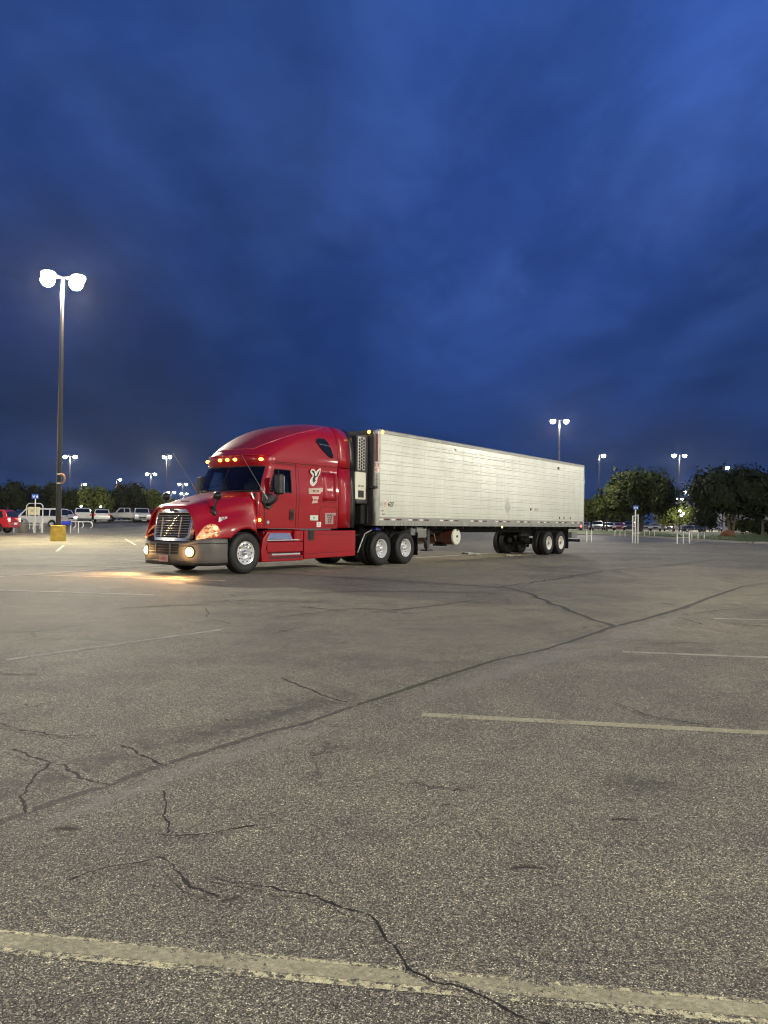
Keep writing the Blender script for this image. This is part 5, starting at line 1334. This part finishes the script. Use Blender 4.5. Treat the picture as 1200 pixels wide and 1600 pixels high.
# ------------------------------------------------------------------ cart corrals (hoop rails), sign posts, bin
def hoop(mb_, x, y0, y1, z0, h, r=.03):
    pts_ = [(x, y0, z0), (x, y0, z0 + h - .18), (x, y0 + .12, z0 + h), (x, y1 - .12, z0 + h), (x, y1, z0 + h - .18), (x, y1, z0)]
    mb_.tube(pts_, r, 8)
def corral(px, Y, label, n=3, gap_=.34, depth=3.0, h=1.05, ang=0.0, rail=True):
    X = at(px, Y); root = empty('cart_corral', (X, Y, gz(X, Y)), ang, label, 'cart corral', 'tubular steel shopping cart corrals')
    root.rotation_euler[2] = -math.atan2(X, Y)
    for k in range(n):
        m_ = MB(); hoop(m_, (k - (n - 1) / 2) * gap_, 0, depth, 0, h); m_.build('hoop_rail', M_RACK, root, smooth=60)
    if rail: MB().tube([(-(n - 1) / 2 * gap_, 0, .5), ((n - 1) / 2 * gap_, 0, .5)], .025, 6).build('cross_rail', M_RACK, root)
    return root
corral(938.0 - 17, 58.0, 'small pair of cart rails beside the trailer rear', 2, .35, 2.0, 1.0)
corral(969, 79, 'three cart hoops on the grass edge left of the blue sign post', 3, .5, 3.0, .62, rail=False)
corral(1015, 79, 'three cart hoops right of the blue sign post', 3, .5, 3.0, .64, rail=False)
corral(1068, 56.6, 'nearest three cart hoops on the right before the grass', 3, .42, 4.0, .93)
corral(1091, 68.5, 'three curved cart hoops left of the right tree trunk', 3, .52, 3.0, .74, rail=False)
def sign_post(px, Y, label, top_px, plate_w, plate_h, h_off=0.0, frame=None):
    X = at(px, Y); g = gz(X, Y); d = ray(px, top_px); top = CAM_H + d.z / d.y * Y - g
    root = empty('cart_return_sign', (X, Y, g), 0, label, 'sign', 'blue cart return signs')
    MB().tube([(0, 0, 0), (0, 0, top)], .05, 8).build('post', M_RACK, root)
    pl_ = MB().box(-plate_w / 2, plate_w / 2, -.07, -.045, top - plate_h, top).build('sign_plate', P('blue_sign_paint', (.02, .10, .55), .4, emis=None), root, bevel=.02)
    for sx in (-.24, .24):
        c0_ = sx * plate_w
        s_ = plate_w * .17
        m_ = MB()
        m_.prism([(c0_ - s_, top - plate_h * .25), (c0_ + s_ * .2, top - plate_h * .45), (c0_ + s_, top - plate_h * .2), (c0_ + s_, top - plate_h * .75), (c0_ - s_ * .3, top - plate_h * .75), (c0_ - s_ * .5, top - plate_h * .55)], -.078, -.0702)
        m_.build('sign_symbol', M_WHTR, pl_)
    return root
sg_l = sign_post(55, 68.5, 'blue sign with white symbols on a pole above the white van', 772, .62, .42)
sg_r = sign_post(993, 57, 'blue sign on a cluster of pale posts right of the trailer', 790, .38, .30)
m_ = MB()
for dx, h_ in ((-.20, 2.05), (.20, 2.15)): m_.tube([(dx, 0, 0), (dx, 0, h_)], .045, 8)
m_.build('side_post', M_RACK, sg_r)
MB().tube([(-.2, 0, 2.0), (.2, 0, 2.1)], .03, 6).tube([(-.2, 0, .72), (.32, -.1, .78)], .03, 6).build('cross_rail', M_RACK, sg_r)
# left corral: long rails parallel to the picture with hoops, a tall frame holding a banner
YL = 69.5
def zpx(py, px, Y): return CAM_H + ray(px, py).z / ray(px, py).y * Y
X0 = at(20, YL); lc = empty('cart_corral', (X0, YL, gz(X0, YL)), 0, 'long pale cart rail in front of the white van on the left', 'cart corral', 'tubular steel shopping cart corrals')
wl = at(66, YL) - X0
MB().tube([(0, 0, .98), (wl, 0, .98)], .05, 8).tube([(0, 0, .72), (wl, 0, .72)], .04, 8).build('long_rail', M_RACK, lc, smooth=60)
for t in (.05, .30, .72, .98): MB().tube([(wl * t, 0, 0), (wl * t, 0, 1.0)], .045, 8).build('rail_post', M_RACK, lc)
for t in (.5, .62, .86): MB().tube([(wl * t, .4, .35), (wl * t + .05, .4, .8), (wl * t - .1, .4, 1.0)], .04, 8).build('hoop_rail', M_RACK, lc, smooth=60)
fx0, fx1 = at(41.5, YL) - X0, at(67, YL) - X0
MB().tube([(fx0, 0, 0), (fx0, 0, 2.45), (fx0 + .2, 0, 2.66), (fx1 - .2, 0, 2.66), (fx1, 0, 2.45), (fx1, 0, 0)], .05, 8).build('tall_frame', M_RACK, lc, smooth=60)
bn_ = MB().box(fx0 + .12, fx1 - .25, -.03, .0, 1.62, 2.34).build('banner', P('cream_banner', (.62, .58, .38), .6), lc, bevel=.02)
text_mesh('banner_lettering', 'IIIII', .44, P('olive_ink', (.22, .20, .06), .6), bn_, ((fx0 + fx1) / 2 - .07, -.033, 1.98), ((1, 0, 0), (0, 0, 1)))
X1 = at(88, YL); lc2 = empty('cart_corral', (X1, YL, gz(X1, YL)), 0, 'cart rail with three hoops and a blue cover right of the yellow base', 'cart corral', 'tubular steel shopping cart corrals')
wr = at(145, YL) - X1
MB().tube([(0, 0, 1.05), (wr * .92, 0, 1.05)], .045, 8).build('long_rail', M_RACK, lc2)
for px in (116, 128, 142): 
    xx = at(px, YL) - X1; MB().tube([(xx - .35, .3, 1.08), (xx - .1, .3, 1.05), (xx + .04, .3, .85), (xx + .03, .3, .62), (xx - .15, .3, .48)], .05, 8).build('hoop_rail', M_RACK, lc2, smooth=60)
for px in (111, 123): 
    xx = at(px, YL) - X1; MB().tube([(xx, 0, 0), (xx, 0, 1.05)], .045, 8).build('rail_post', M_RACK, lc2)
m_ = MB(); xa_, xb_ = at(97, YL) - X1, at(112, YL) - X1
m_.grid([[Vector((lerp(xa_, xb_, i / 8), -.12 + .05 * math.sin(i * 1.7 + j), lerp(1.08, .72 + .10 * math.sin(i * .9) ** 2, j / 4))) for i in range(9)] for j in range(5)])
m_.build('blue_cover', P('royal_blue_plastic', (.03, .05, .55), .35), lc2, smooth=180, thick=.03)
XB_ = at(36.5, 67.5); bin_ = empty('litter_bin', (XB_, 67.5, 0), 0, 'round grey litter bin with domed lid in front of the white van', 'litter bin')
MB().lathe([(0, 0), (.37, 0), (.39, .04), (.40, .92), (.38, .95)], 24, axis='z').build('bin_body', P('taupe_bin', (.13, .12, .10), .6), bin_, smooth=40)
MB().lathe([(.41, .93), (.42, .97), (.40, 1.02), (.34, 1.16), (.2, 1.27), (0, 1.30)], 24, axis='z').build('bin_lid', M_GREY, bin_, smooth=40)
MB().box(-.16, .16, -.40, -.30, 1.0, 1.15).build('bin_opening', M_GASK, bin_)
# chain-rail fence beyond the right lot
fn = empty('rail_fence', (at(1030, 118), 118, gz(at(1030, 118), 118)), 0, 'low thin metal rail fence behind the grass on the right', 'fence')
for k in range(9): MB().tube([(-6 + 1.9 * k, 0, 0), (-6 + 1.9 * k, 0, 1.1)], .03, 6).build('fence_post', M_GREY, fn)
for z_ in (.55, 1.08): MB().tube([(-6, 0, z_), (9.2, 0, z_)], .02, 6).build('fence_rail', M_GREY, fn)

# ------------------------------------------------------------------ trees
def tree(X, Y, H, Rc, label, mat=None, n=2600, seed=1, trunk=.2, leaf=.22, cz0=.30, squash=1.0, lobes=9, group='trees beyond the lot', name='broadleaf_tree', z=None, multi=1):
    r = random.Random(seed); g = gz(X, Y) if z is None else z
    root = empty(name, (X, Y, g), 0, label, 'tree' if 'shrub' not in name else 'shrub', group)
    mb_ = MB(); ch = H * (1 - cz0); cc = H * cz0 + ch / 2
    tops = []
    for s_ in range(multi):
        a0 = 2 * math.pi * s_ / max(1, multi) + .4; lean = .06 * H if multi > 1 else 0
        top_ = Vector((math.cos(a0) * lean * 2.2, math.sin(a0) * lean * 2.2, H * .55))
        mb_.tube([(math.cos(a0) * .12 * (multi > 1), math.sin(a0) * .12 * (multi > 1), -.15), (top_.x * .4, top_.y * .4, H * .2), tuple(top_)], [trunk, trunk * .75, trunk * .4], 8)
        for k in range(7):
            a = r.random() * 6.28; s0 = Vector((top_.x * .5, top_.y * .5, H * (.2 + .28 * r.random())))
            e0 = Vector((math.cos(a) * Rc * (.4 + .4 * r.random()), math.sin(a) * Rc * (.4 + .4 * r.random()), s0.z + H * (.12 + .3 * r.random())))
            mb_.tube([s0, s0.lerp(e0, .5) + Vector((0, 0, .12 * H * .3)), e0], [trunk * .4, trunk * .25, trunk * .1], 6)
    mb_.build('trunk', M_BARK, root, smooth=60)
    # lobes spread on the crown ellipsoid
    lb = []
    for k in range(lobes):
        a = 2 * math.pi * k / lobes * 1.618 * 2; e_ = -0.55 + 1.4 * (k + .5) / lobes
        e_ = max(-.9, min(.95, e_)); rr_ = math.sqrt(1 - e_ * e_)
        q = .62 + .16 * r.random()
        lb.append((Vector((math.cos(a) * rr_ * Rc * q, math.sin(a) * rr_ * Rc * q, cc + e_ * ch / 2 * q * squash)), Rc * (.34 + .20 * r.random())))
    lb.append((Vector((0, 0, cc)), Rc * .6))
    vs, fs = [], []
    tot = sum(l_[1] ** 2 for l_ in lb)
    for c_, lr in lb:
        for i in range(int(n * lr * lr / tot)):
            # clusters of leaves near the lobe's surface
            d = Vector((r.gauss(0, 1), r.gauss(0, 1), r.gauss(0, 1) * .85)).normalized()
            nn = mnoise.noise(d * 2.3 + c_ * .7)
            rad = lr * (.68 + .75 * nn + .30 * r.random() ** 2)
            p = c_ + d * rad; p.z = max(p.z, H * cz0 * .72)
            nrm = (d + Vector((r.gauss(0, .5), r.gauss(0, .5), r.gauss(0, .5) + .3))).normalized()
            t1 = nrm.orthogonal().normalized(); t1.rotate(Matrix.Rotation(r.random() * 6.28, 3, nrm)); t2 = nrm.cross(t1)
            s = leaf * (.6 + .8 * r.random()); o = len(vs)
            vs += [tuple(p - t1 * s), tuple(p + t2 * s * .45), tuple(p + t1 * s), tuple(p - t2 * s * .45)]
            fs.append((o, o + 1, o + 2, o + 3))
    m2 = MB(); m2.v = vs; m2.f = fs
    cr_ = m2.build('crown', mat or M_LF1, root, fix=False)
    # a dense inner shade mass made of larger leaf plates so the crown is not see-through
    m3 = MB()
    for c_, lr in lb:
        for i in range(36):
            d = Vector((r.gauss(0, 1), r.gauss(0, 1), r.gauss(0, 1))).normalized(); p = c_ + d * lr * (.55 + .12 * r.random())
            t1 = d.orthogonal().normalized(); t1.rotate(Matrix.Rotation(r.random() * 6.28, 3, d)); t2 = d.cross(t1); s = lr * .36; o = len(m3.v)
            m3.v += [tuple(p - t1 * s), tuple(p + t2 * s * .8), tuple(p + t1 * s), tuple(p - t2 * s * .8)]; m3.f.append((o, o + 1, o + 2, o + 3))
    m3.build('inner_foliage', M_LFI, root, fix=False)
    return root
TR = [  # px, Y, top px, base?, radius px, label, mat
    (12, 124, 754, 34, 'dark tree at the left edge behind the red car', M_LF2, 4),
    (48, 128, 762, 30, 'dark tree behind the blue sign on the left', M_LF2, 5),
    (72, 132, 755, 34, 'rounded tree behind the white van and the near pole', M_LF1, 6),
    (108, 128, 765, 28, 'mid green tree right of the near pole', M_LF1, 7),
    (150, 118, 759, 25, 'lamp-lit green tree above the small white hatchback', M_LF3, 8),
    (178, 122, 762, 24, 'broad green tree above the silver pickup', M_LF1, 9),
    (203, 150, 752, 26, 'tall dark tree behind the lamp-lit trees on the left', M_LF2, 10),
    (207, 116, 765, 22, 'dark low tree just left of the hood mirror', M_LF2, 11),
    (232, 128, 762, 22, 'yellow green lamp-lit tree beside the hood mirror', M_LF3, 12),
    (262, 150, 782, 20, 'small dark tree peeking over the truck hood', M_LF1, 13),
    (918, 118, 776, 22, 'low dark tree at the trailer rear', M_LF1, 14),
    (948, 112, 768, 26, 'left shoulder tree joined to the big round tree', M_LF1, 15),
    (1000, 104, 738, 58, 'biggest round tree behind the blue sign post on the right', M_LF1, 16),
    (1052, 120, 789, 27, 'bright lamp-lit tree right of the round tree', M_LF3, 18),
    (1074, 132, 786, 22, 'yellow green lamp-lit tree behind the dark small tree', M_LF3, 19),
    (1101, 112, 797, 18, 'small dark tree left of the right tree', M_LF2, 20),
]
for px, Y, tp, rp, lb, mt_, sd in TR:
    X = at(px, Y); g = gz(X, Y); d = ray(px, tp); H_ = CAM_H + d.z / d.y * Y - g
    Rc = rp / FPX * Y
    big_ = rp > 50
    tree(X, Y, H_ * 1.04, Rc * .96, lb, mt_, n=9000 if big_ else 3400, seed=sd, trunk=.28 if big_ else .17, leaf=.26 if big_ else .22, cz0=.16 if big_ else .14, lobes=16 if big_ else 10, multi=2 if big_ else 1)
tree(at(1143, 82), 82, 7.3, 4.3, 'dark branching tree on the grass at the right edge with several trunks', M_LF2, n=12000, seed=21, trunk=.16, leaf=.20, cz0=.24, lobes=20, multi=4)
tree(at(1192, 88), 88, 6.6, 3.0, 'dark tree filling the far right edge beyond the hedge', M_LF2, n=5000, seed=23, trunk=.16, leaf=.2, cz0=.2, lobes=10)
for k, (px, Y, H_, Rc) in enumerate(((1160, 92, 2.1, 1.5), (1176, 90, 1.9, 1.4), (1192, 90, 1.7, 1.3))):
    tree(at(px, Y), Y, H_, Rc, ('rounded hedge shrub right of the tree trunk', 'middle shrub of the low hedge at right', 'shrub at the right edge of the picture under the tree')[k], M_LF1, n=1800, seed=30 + k, trunk=.06, leaf=.10, cz0=.02, lobes=8, group='hedge shrubs on the grass', name='hedge_shrub')
# reddish rock and stump at the tree foot
rk = MB(); bm = bmesh.new(); bmesh.ops.create_icosphere(bm, subdivisions=3, radius=1)
for v_ in bm.verts: v_.co *= .8 + .35 * mnoise.noise(v_.co * 1.6)
rk.v = [tuple(v_.co) for v_ in bm.verts]; rk.f = [tuple(x_.index for x_ in f_.verts) for f_ in bm.faces]; bm.free()
o = rk.build('boulder', P('reddish_stone', (.20, .09, .055), .85, var=.3, bump=.05, bscale=3), smooth=60, loc=(at(1136, 82), 81.6, gz(at(1136, 82), 81.6) + .3)); o.scale = (.95, .6, .55)
tag(o, 'low reddish boulder beside the trunk of the right tree', 'boulder')
# grass tufts along the near lip of the island
m_ = MB(); r = random.Random(5)
for i in range(9000):
    x = 27 + 35 * r.random() ** 1.2; y = fr(x) + .15 + 22 * r.random() ** 2; z = gz(x, y) + .10; a = r.random() * 6.28; s = .05 + .04 * r.random(); h_ = .06 + .10 * r.random()
    o_ = len(m_.v); m_.v += [(x - math.cos(a) * s * .4, y - math.sin(a) * s * .4, z), (x + math.cos(a) * s * .4, y + math.sin(a) * s * .4, z), (x + r.gauss(0, .04), y + r.gauss(0, .04), z + h_)]; m_.f.append((o_, o_ + 1, o_ + 2))
tag(m_.build('grass_tufts', leafmat('grass_leaf', (.075, .10, .03)), fix=False), 'loose grass blades on the right grass island', kind='stuff')

# ------------------------------------------------------------------ far buildings
def building(X, Y, W_, D_, H_, mat, label, nwin=5, lit=False):
    g = gz(X, Y); root = empty('store_building', (X, Y, g), 0, label, 'building')
    MB().box(-W_ / 2, W_ / 2, 0, D_, 0, H_).build('wall', mat, root)
    MB().box(-W_ / 2 - .15, W_ / 2 + .15, -.15, D_ + .15, H_, H_ + .35).build('roof_parapet', M_GREY, root, bevel=.04)
    for k in range(nwin):
        x_ = -W_ / 2 + W_ * (k + .5) / nwin
        f_ = MB().box(x_ - .9, x_ + .9, -.06, .02, 1.0, 3.0).build('window', M_GREY, root)
        MB().box(x_ - .8, x_ + .8, -.09, -.065, 1.1, 2.9).build('pane', P('lit_pane', (.5, .5, .4), .2, emis=(1, .85, .55), es=.6) if lit and k % 2 else M_GLAS, f_)
    MB().box(-.6, .6, -.08, .02, 0, 2.2).build('door', M_DKG, root)
    return root
building(at(1125, 205), 205, 26, 14, 4.6, P('lilac_grey_wall', (.26, .25, .28), .8), 'low pale grey building glimpsed between the small dark tree and right tree', 6)
building(at(1225, 210), 210, 22, 14, 6.0, P('grey_wall', (.22, .22, .25), .8), 'grey building with a warm wall lamp at the right edge', 5, True)
sl = empty('wall_lamp', (at(1193, 205), 205, gz(80, 205)), 0, 'small warm orange wall lamp at the right edge', 'lamp')
MB().lathe([(0, -.25), (.2, -.2), (.36, 0), (.3, .15), (0, .2)], 12, c=(0, 0, 5.2), axis='z').build('lamp_globe', P('warm_globe', (1, .8, .5), .3, emis=(1, .72, .35), es=12), sl)
MB().tube([(0, 0, 0), (0, 0, 5.1)], .08, 6).build('lamp_pole', M_POLE, sl)
# lamp cluster with white globe among the bright tree
lamp_post(1096, 797, 165, 'low lamp with a bright head over the small dark tree', heads=((1, 0),), watts=0.35, headscale=1.6)
gl = empty('globe_lamp', (at(1062, 116), 116, gz(at(1062, 116), 116)), 0, 'white globe lamps hanging in the bright tree right of centre', 'lamp')
MB().tube([(0, 0, 0), (0, 0, 3.2)], .08, 8).build('lamp_pole', M_POLE, gl)
for dx, z_ in ((.15, 2.55), (.45, 2.85), (-.05, 3.25)): MB().lathe([(0, -.15), (.11, -.1), (.15, 0), (.11, .1), (0, .15)], 12, c=(dx, -.3, z_), axis='z').build('lamp_globe', M_LED, gl, smooth=180)
ld = bpy.data.lights.new('lamp_light', 'POINT'); ld.energy = 500; ld.shadow_soft_size = .2; ld.color = (1, .95, .8)
lo = bpy.data.objects.new('lamp_light', ld); COL.objects.link(lo); lo.parent = gl; lo.location = (.6, -1.2, 3.6)
for px, py, Y, lb in ((127, 791, 104, 'small white globe lamp over the pickup with shell'), (157, 792, 106, 'small white globe lamp over the small hatchback'), (140, 797.5, 100, 'warm round lamp between the pickup and the hatchback')):
    X = at(px, Y); z_ = zpx(py, px, Y); e_ = empty('globe_lamp', (X, Y, gz(X, Y)), 0, lb, 'lamp', 'globe lamps along the parked cars')
    MB().tube([(0, 0, 0), (0, 0, z_ - gz(X, Y))], .04, 6).build('lamp_pole', M_POLE, e_)
    MB().lathe([(0, -.12), (.1, -.08), (.14, 0), (.1, .08), (0, .12)], 10, c=(0, 0, z_ - gz(X, Y)), axis='z').build('lamp_globe', M_LED, e_, smooth=180)
# far tree line so that no bare horizon shows
for k in range(26):
    X = -150 + 12.5 * k + rnd.uniform(-3, 3); Y = 235 + rnd.uniform(-15, 25)
    if abs(X - at(1125, 205)) < 15 or X > 85: continue
    sidew = 'left' if X < -40 else ('right' if X > 60 else 'middle')
    tree(X, Y, rnd.uniform(4.5, 7.0), rnd.uniform(4.5, 7), 'distant dark tree in the row along the horizon, %s' % ('left of the near lamp pole' if X < -95 else 'between the near pole and the truck' if X < -60 else 'behind the red truck' if X < 0 else 'behind the white trailer' if X < 62 else 'right of the trailer'), M_LF2, n=700, seed=100 + k, trunk=.2, leaf=.5, cz0=.05, lobes=6, group='distant tree row along the horizon')

# ------------------------------------------------------------------ litter on the ground
def paper(px, py, s, label, mat, seed):
    x, y = G(px, py); r = random.Random(seed); m_ = MB(); n_ = 6
    rows_ = [[Vector(((i / n_ - .5) * s * (1 + .3 * r.random()), (j / n_ - .5) * s * .6, .03 + s * .14 * r.random())) for i in range(n_ + 1)] for j in range(n_ + 1)]
    m_.grid(rows_); o = m_.build('crumpled_paper', mat, None, loc=(x, y, 0), rot=(0, 0, r.random() * 3), thick=.004)
    return tag(o, label, 'litter', 'paper litter beside the trailer')
paper(798, 870, .42, 'flat white crumpled paper in front of the trailer wheels', M_WHTR, 1)
paper(811, 869, .26, 'small crumpled paper just right of the larger white one', M_WHTR, 2)
paper(726, 867, .45, 'dark plastic scrap left of the white litter under the trailer', M_BLK, 3)
paper(734, 865.5, .30, 'pale crumpled wrapper between the scraps under the trailer', M_WHTR, 4)
paper(741, 868, .42, 'bright white wrapper right of the dark scrap under the trailer', M_WHTR, 5)
paper(558, 887, .07, 'tiny white paper scrap in front of the drive wheels', M_WHTR, 6)
paper(166, 891, .14, 'small white scrap on the left stripe ahead of the truck', M_WHTR, 7)

# ------------------------------------------------------------------ added thin haze volume, standing in for the glow round the lamps
hz = MB().box(-460, 460, -150, 900, -1.2, 32).build('haze', None); tag(hz, kind='stuff')
hm = bpy.data.materials.new('evening_haze'); hm.use_nodes = True; ht = hm.node_tree; ht.nodes.clear()
pv = ht.nodes.new('ShaderNodeVolumePrincipled'); pv.inputs['Density'].default_value = 0.00005; pv.inputs['Anisotropy'].default_value = 0.8
pv.inputs['Color'].default_value = (0.9, 0.9, 0.92, 1)
ho = ht.nodes.new('ShaderNodeOutputMaterial'); ht.links.new(pv.outputs[0], ho.inputs['Volume']); hz.data.materials.append(hm)
